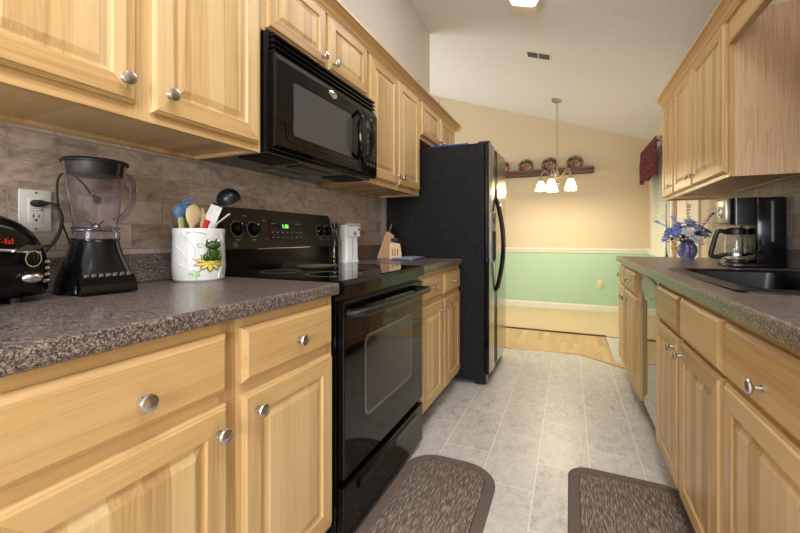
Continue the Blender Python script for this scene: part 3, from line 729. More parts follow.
# ------------------------------------------------------------------ refrigerator
fg = thing('refrigerator', 'black-sided refrigerator with two stainless doors at the end of the left run', 'refrigerator', (-0.555, 2.722, 0), LEFT)
FW = 0.765; FD = 0.774; FH = 1.745
b = MB(); b.box(0, FW, 0.0, FD, 0.03, FH, 0.004); b.build('case', 'fridge_side', fg, smooth=False)
b = MB(); b.box(0.01, FW - 0.01, -0.005, 0.04, 0.012, 0.085, 0.004)
for k in range(9): b.box(0.03, FW - 0.03, -0.009, -0.004, 0.018 + k * 0.007, 0.021 + k * 0.007)
b.build('toe_grille', 'black_plastic', fg, smooth=False)
GX = 0.245
def fdoor(x0, x1, name):
    o = MB().box(x0, x1, -0.034, -0.004, 0.09, FH - 0.004, 0.005).build(name, 'black_gloss', fg, smooth=False)
    n = 8; poly = [(x0 + 0.002, -0.034)] + [(x0 + 0.002 + (x1 - x0 - 0.004) * k / n, -0.036 - 0.007 * math.sin(PI * k / n)) for k in range(n + 1)] + [(x1 - 0.002, -0.034)]
    MB().prism(poly, 0.095, FH - 0.008, 'z').build('steel_skin', 'steel', o)
    return o
f1 = fdoor(0.003, GX - 0.003, 'freezer_door'); f2 = fdoor(GX + 0.003, FW - 0.003, 'fresh_food_door')
for o, x in ((f1, GX - 0.028), (f2, GX + 0.030)):
    pts = [(x, -0.036, 0.66)] + [(x, -0.052 - 0.045 * math.sin(PI * k / 12), 0.68 + 0.66 * k / 12) for k in range(13)] + [(x, -0.036, 1.36)]
    MB().tube(pts, 0.013, 10).build('door_handle', 'black_gloss', o)
    MB().box(x - 0.012, x + 0.012, -0.045, -0.035, 1.36, FH - 0.02, 0.003).build('handle_trim', 'black_gloss', o)
    MB().box(x - 0.012, x + 0.012, -0.045, -0.035, 0.11, 0.66, 0.003).build('handle_trim', 'black_gloss', o)
ds = MB().box(0.03, GX - 0.045, -0.050, -0.034, 0.88, 1.25, 0.006).build('dispenser', pm('silver_grey_dispenser', (156, 154, 150), 0.3, 0.5), f1, smooth=False)
MB().box(0.045, GX - 0.06, -0.0515, -0.049, 0.90, 1.11, 0.003).build('dispenser_recess', 'black_matte', ds, smooth=False)
MB().ball((0.105, -0.050, 1.19), (0.025, 0.006, 0.02)).build('dispenser_button', 'black_plastic', ds)
for x in (0.03, FW - 0.10):
    MB().box(x, x + 0.07, -0.03, 0.05, FH, FH + 0.018, 0.004).build('hinge_cover', 'black_plastic', fg, smooth=False)
for x in (0.05, FW - 0.05):
    MB().lathe([(0.02, 0), (0.02, 0.03)], 16, (x, 0.06, 0)).build('foot', 'black_plastic', fg)
MB().tube([(0.02, -0.02, 0.02), (0.0, -0.02, 0.06), (0.0, -0.02, 0.088)], 0.006, 8).build('bottom_hinge', 'steel', fg)
b = MB(); b.box(0, 0.30, 0, 0.22, 0, 0.018, 0.003)
o = b.build('folder', pm('blue_folder', (52, 70, 170), 0.4)); o.location = (-0.98, 2.76, FH + 0.0005); tag(o, 'thin blue folder lying on top of the refrigerator', 'folder')

# ------------------------------------------------------------------ dishwasher
dwm = thing('dishwasher', 'built-in dishwasher with shiny front and grey control panel, under the right counter', 'dishwasher', (0.392, 2.605, 0), RIGHT)
DW = 0.495
MB().box(0.006, DW - 0.006, 0.025, 0.58, 0.10, 0.868).build('tub', 'black_matte', dwm, smooth=False)
MB().box(0.0, DW, 0.0, 0.025, 0.115, 0.735, 0.003).build('door_panel', pm('shiny_dishwasher_front', (86, 86, 84), 0.06, 0.85), dwm, smooth=False)
cp_ = MB().box(0.0, DW, -0.006, 0.025, 0.738, 0.866, 0.004).build('control_panel', pm('grey_green_panel', (120, 124, 116), 0.25, 0.5), dwm, smooth=False)
b = MB(); b.lathe([(0.22, 0), (0.22, 0.003), (0.20, 0.008), (0.14, 0.005), (0.0001, 0.004)], 40, (0.25, -0.0055, 0.802), '-y', sy=0.25); b.build('latch_pocket', pm('pale_latch', (176, 178, 168), 0.35), cp_)
MB().box(0.0, DW, 0.05, 0.06, 0.0, 0.11).build('kick_plate', 'black_matte', dwm, smooth=False)

# ------------------------------------------------------------------ sink and what stands in it
sk = thing('kitchen_sink', 'black drop-in sink in the right countertop', 'sink', (0.66, 1.74, 0.914))
def rl(x0, x1, y0, y1, r, z): return [(u, v, z) for u, v in rrect(x0, x1, y0, y1, r, 5)]
b = MB(); A = (-0.238, 0.255, -0.416, 0.418)
b.loops([rl(*A, 0.03, 0.0005), rl(*A, 0.03, 0.006), rl(A[0] + 0.008, A[1] - 0.008, A[2] + 0.008, A[3] - 0.008, 0.026, 0.011), rl(-0.195, 0.160, -0.372, 0.374, 0.05, 0.010), rl(-0.185, 0.150, -0.362, 0.364, 0.05, 0.002),
         rl(-0.172, 0.138, -0.350, 0.352, 0.06, -0.17), rl(-0.14, 0.10, -0.31, 0.31, 0.06, -0.185), rl(-0.15, 0.11, -0.32, 0.32, 0.06, -0.195), rl(-0.182, 0.148, -0.360, 0.362, 0.06, -0.17), rl(-0.2, 0.165, -0.372, 0.374, 0.05, 0.0005)], close=True)
b.loops([rl(-0.14, 0.10, -0.31, 0.31, 0.06, -0.186), rl(-0.14, 0.10, -0.31, 0.31, 0.06, -0.193)])
b.build('basin', 'sink_black', sk)
MB().lathe([(0.045, -0.186), (0.045, -0.182), (0.03, -0.184), (0.0001, -0.186)], 24, (0, 0, 0)).build('drain', 'steel', sk)
b = MB(); b.shell([(0.030, 0), (0.033, 0.10), (0.030, 0.10), (0.027, 0.005)], 28); b.lathe([(0.029, 0.001), (0.029, 0.005)], 28)
cu = b.build('cup', pm('slate_grey_cup', (84, 90, 102), 0.35)); cu.location = (0.853, 1.70, 0.925); tag(cu, 'small slate-grey cup standing on the back ledge of the black sink', 'cup')

# ------------------------------------------------------------------ coffee maker
cf = thing('coffee_maker', 'black drip coffee maker with glass carafe on the right counter beside the sink', 'coffee maker', (0.745, 2.62, 0.914), RIGHT)
# local x: 0..0.2 towards camera, y: depth away from aisle
b = MB(); b.box(0, 0.20, 0.0, 0.212, 0, 0.024, 0.008); b.box(0.0, 0.20, 0.094, 0.212, 0.02, 0.350, 0.012); b.build('housing', 'black_gloss', cf)
b = MB(); b.prism(rrect(0.0, 0.20, 0.0, 0.11, 0.022, 5), 0.215, 0.350, 'z'); b.build('brew_head', 'black_gloss', cf)
b = MB(); b.box(0.03, 0.17, -0.018, 0.004, 0.225, 0.345, 0.006); fp = b.build('front_panel', pm('silver_panel', (176, 174, 168), 0.3, 0.7), cf)
b = MB(); b.shell([(0.03, 0), (0.03, 0.003), (0.023, 0.003), (0.023, 0)], 28); b.build('dial_ring', 'chrome', fp, (0.10, -0.019, 0.285), (R(90), 0, 0))
b = MB(); b.lathe([(0.046, 0), (0.046, 0.004), (0.0001, 0.005)], 32, (0.1, 0.048, 0.024)); b.build('warming_plate', 'black_matte', cf)
b = MB(); b.box(0.1995, 0.2025, 0.150, 0.162, 0.13, 0.33, 0.001); gz = b.build('water_gauge', pm('grey_gauge', (92, 94, 94), 0.3), cf, smooth=False)
b = MB()
for k in range(10): b.box(0.202, 0.2032, 0.151, 0.161, 0.14 + k * 0.018, 0.1415 + k * 0.018)
b.build('gauge_ticks', 'print_grey', gz, smooth=False)
ca = thing('carafe', 'glass coffee carafe with black handle and lid, sitting in the black coffee maker', 'carafe', (0.745 + 0.046, 2.62 - 0.1, 0.914 + 0.030), RIGHT)
OP = [(0.036, 0), (0.044, 0.010), (0.046, 0.04), (0.046, 0.10), (0.043, 0.125), (0.040, 0.138)]
b = MB(); b.shell(OP + [(r - 0.002, h) for r, h in reversed(OP[1:])] + [(0.034, 0.003)], 36); b.lathe([(0.035, 0.0005), (0.035, 0.003)], 36); b.build('glass_body', 'glass', ca)
b = MB(); b.lathe([(0.0445, 0.136), (0.046, 0.15), (0.044, 0.166), (0.02, 0.172), (0.0001, 0.172)], 32); b.build('lid', 'black_plastic', ca)
b = MB(); b.shell([(0.0455, 0.028), (0.048, 0.028), (0.048, 0.040), (0.0455, 0.040)], 36); b.build('band', 'chrome', ca)
b = MB(); b.tube(curve([(0.0, -0.042, 0.150), (0.0, -0.062, 0.156), (0.0, -0.078, 0.145), (0.0, -0.092, 0.09), (0.0, -0.103, 0.035), (0.0, -0.095, 0.022), (0, -0.07, 0.022), (0, -0.046, 0.034)], 6), 0.0115, 10); b.build('handle', 'black_plastic', ca)

# ------------------------------------------------------------------ vase, bouquet, napkin packet
va = thing('vase', 'round pale blue vase with purple ribbon at the far end of the right counter', 'vase', (0.755, 3.25, 0.914))
t = NT('blue_marbled_glaze'); f = t.noise(t.coords(), 14, 4, 0.6, 1.0)
t.set(Base_Color=t.ramp(f, [(0.35, lin((94, 98, 170))), (0.55, lin((150, 160, 205))), (0.7, lin((206, 210, 228)))]), Roughness=0.12); M['blue_glaze'] = t.m
VP = [(0.035, 0), (0.037, 0.007), (0.052, 0.028), (0.060, 0.06), (0.055, 0.09), (0.040, 0.112), (0.034, 0.124), (0.038, 0.135)]
b = MB(); b.shell(VP + [(r - 0.004, h) for r, h in reversed(VP[1:])] + [(0.031, 0.006)], 36); b.lathe([(0.033, 0.001), (0.033, 0.006)], 36); b.build('body', 'blue_glaze', va)
M['purple'] = pm('purple_satin', (110, 40, 110), 0.4)
b = MB(); b.shell([(0.0355, 0.118), (0.0385, 0.118), (0.0385, 0.130), (0.0355, 0.130)], 30)
for dx in (-0.014, 0.016): b.tube(curve([(-0.018 + dx * 0.3, -0.040, 0.128), (-0.02 + dx, -0.060, 0.10), (-0.02 + dx * 1.2, -0.066, 0.06), (-0.022 + dx * 1.3, -0.064, 0.03)], 5), 0.006, 8, 0.35)
for s_ in (-1, 1): b.tube(curve([(-0.018, -0.041, 0.128), (-0.018 + 0.03 * s_, -0.062, 0.152), (-0.018 + 0.04 * s_, -0.058, 0.13), (-0.018, -0.042, 0.127)], 5), 0.006, 8, 0.4)
b.build('ribbon', 'purple', va)
bq = thing('bouquet', 'bunch of artificial blue, lilac and white flowers standing in the round blue vase', 'bouquet', (0.755, 3.25, 0.93))
FL = [pm('periwinkle_petal', (112, 130, 204), 0.6), pm('lilac_petal', (150, 144, 208), 0.6), pm('sky_petal', (150, 182, 222), 0.6), pm('white_petal', (216, 220, 232), 0.6)]
M['leaf'] = pm('dark_leaf', (52, 84, 66), 0.55, 0, 0.3); M['stem'] = pm('stem_green', (70, 100, 62), 0.6); M['pollen'] = pm('pollen', (226, 208, 130), 0.7)
rnd = random.Random(5)
stems = MB(); leaves = MB()
def petal(b, c, dirv, side, L, wd):
    n = dirv.cross(side).normalized()
    p = [c, c + dirv * L * 0.45 + side * wd, c + dirv * L + n * L * 0.15, c + dirv * L * 0.45 - side * wd]
    q = [x - n * 0.0012 for x in p]
    b.loops([p, q])
for i in range(26):
    th = 2.399 * i; rr = 0.135 * math.sqrt((i + 0.5) / 26); z = 0.245 - 0.75 * rr + rnd.uniform(-0.03, 0.03)
    c = Vector((rr * math.cos(th), rr * math.sin(th) * 0.8, z)); up = Vector((c.x * 1.3, c.y * 1.3 - 0.05, 0.14)).normalized()
    s1 = up.orthogonal().normalized(); s2 = up.cross(s1)
    b = MB(); L = rnd.uniform(0.036, 0.048); np_ = rnd.choice((5, 6))
    for ring, sc_ in ((0.35, 1.0), (0.9, 0.65)):
        for k in range(np_):
            a = 2 * PI * k / np_ + ring; dv = (s1 * math.cos(a) + s2 * math.sin(a)); dv2 = (dv + up * ring).normalized()
            petal(b, c, dv2, dv.cross(up), L * sc_, L * 0.40 * sc_)
    bo = b.build('blossom', FL[i % 4], bq, smooth=False)
    MB().ball(c + up * 0.005, 0.0055, 8, 6).build('blossom_centre', 'pollen', bo)
    stems.tube(curve([(c.x * 0.12, c.y * 0.12, -0.005), (c.x * 0.3, c.y * 0.3, 0.13), tuple(c)], 5), 0.0016, 6)
    for k in range(3):
        a = rnd.uniform(0, 6.28); base = Vector((c.x * 0.8, c.y * 0.8, c.z - rnd.uniform(0.01, 0.07)))
        petal(leaves, base, Vector((math.cos(a), math.sin(a), rnd.uniform(-0.2, 0.6))).normalized(), Vector((-math.sin(a), math.cos(a), 0)), rnd.uniform(0.03, 0.05), 0.009)
stems.build('stems', 'stem', bq); leaves.build('leaves', 'leaf', bq, smooth=False)
for (tx, ty, tz) in ((0.01, 0, 0.36), (-0.19, -0.02, 0.25), (0.15, 0.02, 0.30), (-0.08, 0.03, 0.28)):
    b = MB(); P = curve([(tx * 0.1, ty, 0.0), (tx * 0.45, ty, 0.17), (tx, ty, tz)], 8); b.tube(P, 0.0013, 6)
    for k in range(8, 17):
        p = P[k]
        for s_ in range(3):
            a = k * 1.7 + s_ * 2.1; dv = Vector((math.cos(a), math.sin(a) * 0.7, 0.5)).normalized(); petal(b, p, dv, dv.orthogonal().normalized(), 0.017, 0.006)
    b.build('sprig', FL[2] if tx < 0.1 else FL[1], bq, smooth=False)
t = NT('blue_white_print'); f = t.noise(t.coords(), 55, 2)
t.set(Base_Color=t.ramp(f, [(0.46, lin((74, 100, 178))), (0.52, lin((214, 220, 236)))], 'LINEAR'), Roughness=0.35); M['blue_print'] = t.m
b = MB(); b.box(-0.06, 0.06, -0.045, 0.045, 0, 0.012, 0.004); b.box(-0.05, 0.055, -0.04, 0.042, 0.0125, 0.022, 0.004)
o = b.build('napkin_packet', 'blue_print'); o.location = (0.875, 2.80, 0.9145); o.rotation_euler = (0, 0, R(25)); tag(o, 'small blue and white printed packet on the counter behind the coffee maker', 'packet')
M['clear_wrap'] = m_glass('clear_wrap', (236, 238, 240), 0.12, 1.15)
b = MB(); b.loops([[(u, v, z) for u, v in rrect(-s_ * 0.07, s_ * 0.07, -s_ * 0.02, s_ * 0.02, s_ * 0.018, 4)] for z, s_ in ((0, 1), (0.06, 1.02), (0.10, 0.9), (0.125, 0.6))])
o = b.build('plastic_bag', 'clear_wrap'); o.location = (0.925, 2.93, 0.9145); o.rotation_euler = (0, 0, R(70)); tag(o, 'clear plastic bag standing behind the blue printed packet', 'bag')

# ------------------------------------------------------------------ left counter: toaster, outlet, blender, crock
ts = thing('toaster', 'glossy black rounded toaster with red lettering at the left edge of the counter', 'toaster', (-1.205, 0.33, 0.9142), R(100)); ts.scale = (0.97, 0.97, 0.95)
b = MB(); lps = []
for k in range(25):
    s = -1 + 2 * k / 24; x = 0.175 * math.sin(PI / 2 * s) if False else 0.175 * s
    e = max(0.0, 1 - abs(s) ** 3.2)
    h = 0.07 + 0.145 * e ** 0.55; d_ = 0.055 + 0.04 * e ** 0.5
    lp = []
    for a in range(28):
        t_ = 2 * PI * a / 28; ca_, sa_ = math.cos(t_), math.sin(t_)
        y = d_ * math.copysign(abs(ca_) ** 0.55, ca_); z = h / 2 + h / 2 * math.copysign(abs(sa_) ** 0.6, sa_)
        lp.append((x, y, 0.008 + z))
    lps.append(lp)
b.loops(lps); b.build('housing', 'black_gloss', ts)
b = MB(); b.box(-0.10, 0.06, -0.032, -0.008, 0.206, 0.2225, 0.003); b.build('slot_guide', 'black_matte', ts)
MB().box(-0.10, 0.06, 0.008, 0.032, 0.206, 0.2225, 0.003).build('slot_guide', 'black_matte', ts)
b = MB(); b.tube(arc((-0.14, -0.098, 0.121), (0.135, -0.090, 0.121), (0, -0.006, 0.012), 16), 0.004, 8); b.build('chrome_arc', 'chrome', ts)
b = MB()
for k in range(4): b.box(-0.11 + k * 0.042, -0.078 + k * 0.042, -0.106, -0.088, 0.03, 0.11, 0.005)
b.build('louvres', 'black_matte', ts)
text('lettering', 'T-fal', 0.019, 'print_red', ts, (0.062, -0.0955, 0.150), (R(80), 0, 0), 0.0015)
b = MB(); b.lathe([(0.018, 0), (0.018, 0.010), (0.013, 0.013), (0.0001, 0.014)], 24); kn = b.build('browning_dial', 'black_gloss', ts, (0.115, -0.086, 0.108), (R(90), 0, R(14)))
b = MB(); b.shell([(0.0185, 0.008), (0.020, 0.008), (0.020, 0.011), (0.0185, 0.011)], 24); b.build('dial_ring', 'chrome', kn)
b = MB(); b.ball((0.115, -0.096, 0.062), (0.024, 0.014, 0.013)); b.build('lift_lever', 'chrome', ts)
b = MB(); b.prism([(0.075, 0.126), (0.155, 0.136), (0.16, 0.142), (0.10, 0.141)], -0.10, -0.072, 'y'); b.build('lever_guard', 'chrome', ts)
b = MB()
for k in range(4): b.box(0.142, 0.165, -0.078, -0.060, 0.046 + k * 0.016, 0.054 + k * 0.016, 0.002)
b.build('button_strip', 'chrome', ts)
for x in (-0.11, 0.11):
    for y in (-0.05, 0.05): MB().lathe([(0.012, 0), (0.012, 0.012)], 14, (x, y, 0)).build('foot', 'rubber', ts)
ol = thing('wall_outlet', 'white duplex outlet plate with black plug on the tiled wall behind the toaster', 'outlet', (-1.331, 0.541, 1.138), LEFT, 'wall outlets')
MB().box(-0.035, 0.035, -0.006, 0, -0.057, 0.057, 0.003).build('cover_plate', 'white_plastic', ol)
b = MB()
for z in (0.0,): b.box(-0.017, 0.017, -0.008, -0.004, -0.034, 0.034, 0.002)
b.build('receptacle', 'ivory_plastic' if False else 'white_plastic', ol)
b = MB()
for x, z, sx, sz in ((-0.006, -0.014, 0.0012, 0.005), (0.006, -0.014, 0.0012, 0.004), (0, -0.025, 0.0028, 0.0026), (0, 0.049, 0.002, 0.002), (0, -0.049, 0.002, 0.002), (0.012, 0.003, 0.002, 0.002)): b.box(x - sx, x + sx, -0.0085, -0.003, z - sz, z + sz)
b.box(-0.014, 0.014, -0.0083, -0.003, 0.0, 0.0008); b.box(-0.014, 0.014, -0.0083, -0.003, 0.006, 0.0068)
b.build('slots', 'black_matte', ol, smooth=False)
# plug and cord belong to the toaster
T_inv = (Matrix.Translation(ts.location) @ Matrix.Rotation(R(100), 4, 'Z') @ Matrix.Diagonal((0.97, 0.97, 0.95, 1))).inverted()
def tl(p): return T_inv @ Vector(p)
b = MB()
cpts = curve([(-1.300, 0.541, 1.158), (-1.285, 0.560, 1.157), (-1.272, 0.572, 1.135), (-1.268, 0.572, 1.10), (-1.268, 0.560, 1.06), (-1.265, 0.53, 1.02), (-1.25, 0.505, 0.98)], 8)
b.tube([tl(p) for p in cpts], 0.0045, 10); co = b.build('cord', 'rubber', ts)
b = MB(); b.tube([tl((-1.3225, 0.541, 1.158)), tl((-1.300, 0.543, 1.158)), tl((-1.293, 0.552, 1.158))], [0.015, 0.013, 0.007], 12, 0.7); b.build('plug', 'rubber', co)

# blender
bd = thing('blender', 'black countertop blender with clear pitcher and row of chrome buttons, beside the toaster', 'blender', (-1.220, 0.630, 0.9142), R(80)); bd.scale = (0.88, 0.88, 0.94)
b = MB(); lps = []
for z, rx, ry, e in ((0.0, 0.090, 0.092, 0.7), (0.006, 0.098, 0.1, 0.7), (0.03, 0.098, 0.1, 0.72), (0.05, 0.092, 0.094, 0.78), (0.085, 0.080, 0.080, 0.9), (0.115, 0.070, 0.070, 1), (0.14, 0.063, 0.063, 1), (0.155, 0.060, 0.060, 1), (0.158, 0.052, 0.052, 1)):
    lps.append([(rx * math.copysign(abs(math.cos(2 * PI * a / 40)) ** e, math.cos(2 * PI * a / 40)), ry * math.copysign(abs(math.sin(2 * PI * a / 40)) ** e, math.sin(2 * PI * a / 40)), z) for a in range(40)])
b.loops(lps); b.build('motor_base', 'black_gloss', bd)
b = MB(); b.prism([(-0.07, 0.004), (-0.118, 0.004), (-0.122, 0.012), (-0.118, 0.028), (-0.095, 0.052), (-0.07, 0.056)], -0.072, 0.072, 'x'); cp2 = b.build('button_panel', 'black_gloss', bd, smooth=False)
for k in range(7):
    b = MB(); b.box(-0.0065, 0.0065, -0.006, 0.006, -0.004, 0.007, 0.002); b.build('push_button', 'chrome', cp2, (-0.054 + k * 0.018, -0.096, 0.054), (R(20), 0, 0))
b = MB(); b.box(-0.045, 0.045, -0.1195, -0.114, 0.010, 0.022, 0.002); b.build('name_plate', pm('dark_silver_plate', (82, 82, 86), 0.25, 0.6), cp2)
b = MB(); b.shell([(0.061, 0.150), (0.064, 0.152), (0.063, 0.178), (0.056, 0.182), (0.052, 0.178), (0.053, 0.159)], 40); b.build('collar', 'jar_plastic', bd)
JO = [(0.053, 0.182), (0.056, 0.19), (0.062, 0.23), (0.070, 0.29), (0.080, 0.36), (0.083, 0.378)]
b = MB(); n = 40
def jr(a): return 1 + 0.015 * math.cos(6 * a)
pr = JO + [(r - 0.003, h) for r, h in reversed(JO[1:])] + [(0.049, 0.186)]
b.loops([[(r * jr(2 * PI * j / n) * math.cos(2 * PI * j / n), r * jr(2 * PI * j / n) * math.sin(2 * PI * j / n), h) for j in range(n)] for r, h in pr], close=True)
pi_ = b.build('pitcher', 'jar_plastic', bd)
b = MB(); b.shell([(0.0555, 0.183), (0.061, 0.183), (0.063, 0.192), (0.058, 0.192)], 40); b.build('base_ring', 'violet_plastic', pi_)
ha = R(12); hx, hy = math.cos(ha), math.sin(ha)
b = MB(); b.tube([(hx * r, hy * r, z) for r, z in [(v.x, v.y) for v in curve([(0.078, 0.362), (0.105, 0.352), (0.118, 0.325), (0.114, 0.28), (0.092, 0.235), (0.064, 0.212)], 6)]], 0.008, 10, 1.3); b.build('handle', 'violet_plastic', pi_)
b = MB()
for k in range(4):
    a = PI / 2 * k + 0.4; b.loops([[(0.004, -0.003, 0.196), (0.004, 0.003, 0.196), (0.004, 0.003, 0.198), (0.004, -0.003, 0.198)], [(0.03, -0.002, 0.212), (0.03, 0.002, 0.212), (0.03, 0.002, 0.213), (0.03, -0.002, 0.213)]])
    bmesh.ops.rotate(b.bm, verts=list(b.bm.verts)[-8:], cent=(0, 0, 0), matrix=Matrix.Rotation(a, 3, 'Z'))
b.lathe([(0.014, 0.186), (0.012, 0.196), (0.004, 0.206), (0.0001, 0.207)], 16); b.build('blades', 'steel', bd)
b = MB(); b.lathe([(0.071, 0.345), (0.0725, 0.350), (0.0762, 0.379), (0.087, 0.3795), (0.088, 0.384), (0.084, 0.390), (0.03, 0.391), (0.0001, 0.391)], 40); b.build('lid', 'black_plastic', bd)
Bi = (Matrix.Translation(bd.location) @ Matrix.Rotation(R(80), 4, 'Z') @ Matrix.Diagonal((0.88, 0.88, 0.94, 1))).inverted()
b = MB(); b.tube([Bi @ Vector(p) for p in curve([(-1.315, 0.665, 1.195), (-1.306, 0.640, 1.225), (-1.306, 0.605, 1.25), (-1.315, 0.585, 1.225), (-1.316, 0.590, 1.13), (-1.307, 0.615, 1.03), (-1.30, 0.62, 0.95), (-1.29, 0.625, 0.935)], 8)], 0.0032, 8); cb = b.build('cord', 'rubber', bd)
b = MB(); b.tube([Bi @ Vector(p) for p in ((-1.329, 0.690, 1.178), (-1.312, 0.682, 1.182), (-1.308, 0.668, 1.192))], [0.014, 0.013, 0.006], 12, 0.8); b.build('plug', 'rubber', cb)

# utensil crock with frog on a water lily
cr = thing('utensil_crock', 'white ceramic crock with green frog on a yellow water lily, full of utensils', 'crock', (-1.216, 0.955, 0.9142), R(66))
CRP = [(0.078, 0), (0.084, 0.006), (0.087, 0.05), (0.085, 0.11), (0.084, 0.16), (0.086, 0.178), (0.084, 0.183)]
b = MB(); b.shell(CRP + [(0.080, 0.181)] + [(r - 0.007, h) for r, h in reversed(CRP[1:5])] + [(0.074, 0.008)], 48); b.lathe([(0.076, 0.001), (0.076, 0.009)], 48); b.build('jar', 'ceramic', cr)
def on(u, z, d=0.0, r=0.0862, k=1.0):
    a = u / r; return Vector(((r + d) * math.sin(a), -(r + d) * math.cos(a), z))
b = MB()
for P in ([(-0.075, 0.165), (-0.05, 0.14), (-0.035, 0.105), (-0.045, 0.07)], [(-0.09, 0.06), (-0.06, 0.05), (-0.035, 0.03), (-0.03, 0.006)], [(0.045, 0.01), (0.055, 0.04), (0.075, 0.05)], [(-0.06, 0.168), (-0.03, 0.172), (0.0, 0.165)], [(0.06, 0.165), (0.075, 0.13), (0.09, 0.12)], [(-0.1, 0.12), (-0.075, 0.10), (-0.06, 0.075)]):
    b = MB(); b.tube([on(v.x, v.y, 0.0) for v in curve([(p[0], p[1], 0) for p in P], 6)], 0.0024, 8); b.build('leaf_relief', 'ceramic', cr)
M['frog_green'] = pm('frog_glaze', (54, 84, 30), 0.2, 0, 0.35, 90); M['lily_yellow'] = pm('lily_glaze', (240, 218, 104), 0.2, 0, 0.15); M['glaze_brown'] = pm('brown_outline_glaze', (96, 58, 28), 0.3); M['lily_leaf'] = pm('pale_green_glaze', (150, 204, 140), 0.25)
def flat_patch(b, pts, d0=-0.002, d1=0.004, mi=None):
    b.loops([[on(u, z, d0) for u, z in pts], [on(u, z, d1) for u, z in pts]])
bL = MB(); bO = MB(); cu_, cz_ = 0.012, 0.066
for k in range(10):
    a = R(-200 + 36 * k)
    L = 0.050; ww = 0.0074
    def pp(s, w_): return (cu_ + math.cos(a) * L * s - math.sin(a) * w_, cz_ + (math.sin(a) * L * s + math.cos(a) * w_) * 0.62)
    flat_patch(bL, [pp(0.2, -ww * 0.5), pp(0.6, -ww), pp(1.0, 0), pp(0.6, ww), pp(0.2, ww * 0.5)], -0.002, 0.006)
    flat_patch(bO, [pp(0.15, -ww * 0.8), pp(0.6, -ww * 1.5), pp(1.08, 0), pp(0.6, ww * 1.5), pp(0.15, ww * 0.8)], -0.002, 0.0045)
bO.build('petal_outline', 'glaze_brown', cr, smooth=False)
bL.ball(on(cu_, cz_, 0.002), (0.018, 0.008, 0.011)); bL.build('lily_petals', 'lily_yellow', cr, smooth=False)
FK = 1.32
def fo(u, z, d): return on(0.018 + u * FK, 0.078 + z * FK, d * FK)
def fr(*r): return tuple(x * FK for x in r)
b = MB(); b.ball(fo(0, 0.012, 0.004), fr(0.015, 0.010, 0.019)); b.ball(fo(-0.014, 0.005, 0.006), fr(0.009, 0.008, 0.011)); b.ball(fo(0.014, 0.005, 0.006), fr(0.009, 0.008, 0.011)); b.ball(fo(0, 0.036, 0.007), fr(0.019, 0.012, 0.011)); b.ball(fo(-0.010, 0.045, 0.009), FK * 0.0072); b.ball(fo(0.010, 0.045, 0.009), FK * 0.0072)
for s_ in (-1, 1): b.tube([fo(0.011 * s_, 0.022, 0.012), fo(0.013 * s_, 0.010, 0.017), fo(0.007 * s_, 0.001, 0.018)], [FK * 0.0042, FK * 0.0034, FK * 0.004], 8)
fr_ = b.build('frog', 'frog_green', cr)
for u in (-0.010, 0.010):
    b = MB(); b.ball(fo(u, 0.0465, 0.0138), fr(0.0046, 0.0030, 0.0044)); ey = b.build('eye', 'white_plastic', fr_)
    MB().ball(fo(u + 0.001, 0.0455, 0.0163), FK * 0.0018, 8, 6).build('pupil', 'black_gloss', ey)
MB().tube([fo(0.014 * s_, 0.031 + 0.003 * s_ * s_, 0.0190 - 0.004 * s_ * s_) for s_ in (-1, -0.5, 0, 0.5, 1)], 0.0009, 6).build('mouth', 'glaze_brown', fr_)
b = MB(); flat_patch(b, [(-0.036 + 0.019 * math.cos(w_) * (1 if k % 3 else 0.55), 0.030 + 0.012 * math.sin(w_) * (1 if k % 3 else 0.55)) for k, w_ in [(k, 2 * PI * k / 15) for k in range(15)]], -0.002, 0.0025); b.build('green_leaf', 'lily_leaf', cr, smooth=False)
b = MB(); flat_patch(b, [(0.066 + 0.007 * math.cos(2 * PI * k / 10), 0.036 + 0.018 * math.sin(2 * PI * k / 10)) for k in range(10)], -0.002, 0.002); b.build('green_leaf', 'lily_leaf', cr, smooth=False)
b = MB(); b.tube([on(-0.018 + 0.010 * math.cos(2 * PI * k / 12), 0.125 + 0.006 * math.sin(2 * PI * k / 12), 0.0006) for k in range(13)], 0.0012, 6); b.build('bud_outline', 'lily_leaf', cr)

CC = Vector((-1.222, 0.943, 0.930)); cr_r = Vector((0.63, 0.78, 0)).normalized(); cr_f = Vector((0.78, -0.62, 0)).normalized()   # image-right and towards the viewer at the crock
def at(r, f, z): return CC + cr_r * r + cr_f * f + Vector((0, 0, z))
GUt = 'utensils standing in the crock'
M['nylon'] = pm('black_nylon', (18, 19, 24), 0.32); M['pale_wood'] = pm('pale_beech', (220, 192, 150), 0.5, 0, 0.12, 25); M['grey_wood'] = pm('weathered_wood', (136, 112, 92), 0.6, 0, 0.2)
M['blue_nylon'] = pm('light_blue_nylon', (106, 150, 196), 0.4); M['spat_white'] = pm('white_silicone', (226, 226, 226), 0.4); M['red_sil'] = pm('red_silicone', (196, 30, 34), 0.35)
def skew(b, r0, f0, r1, f1):  # lean a utensil built upright: local z 0..1
    pass
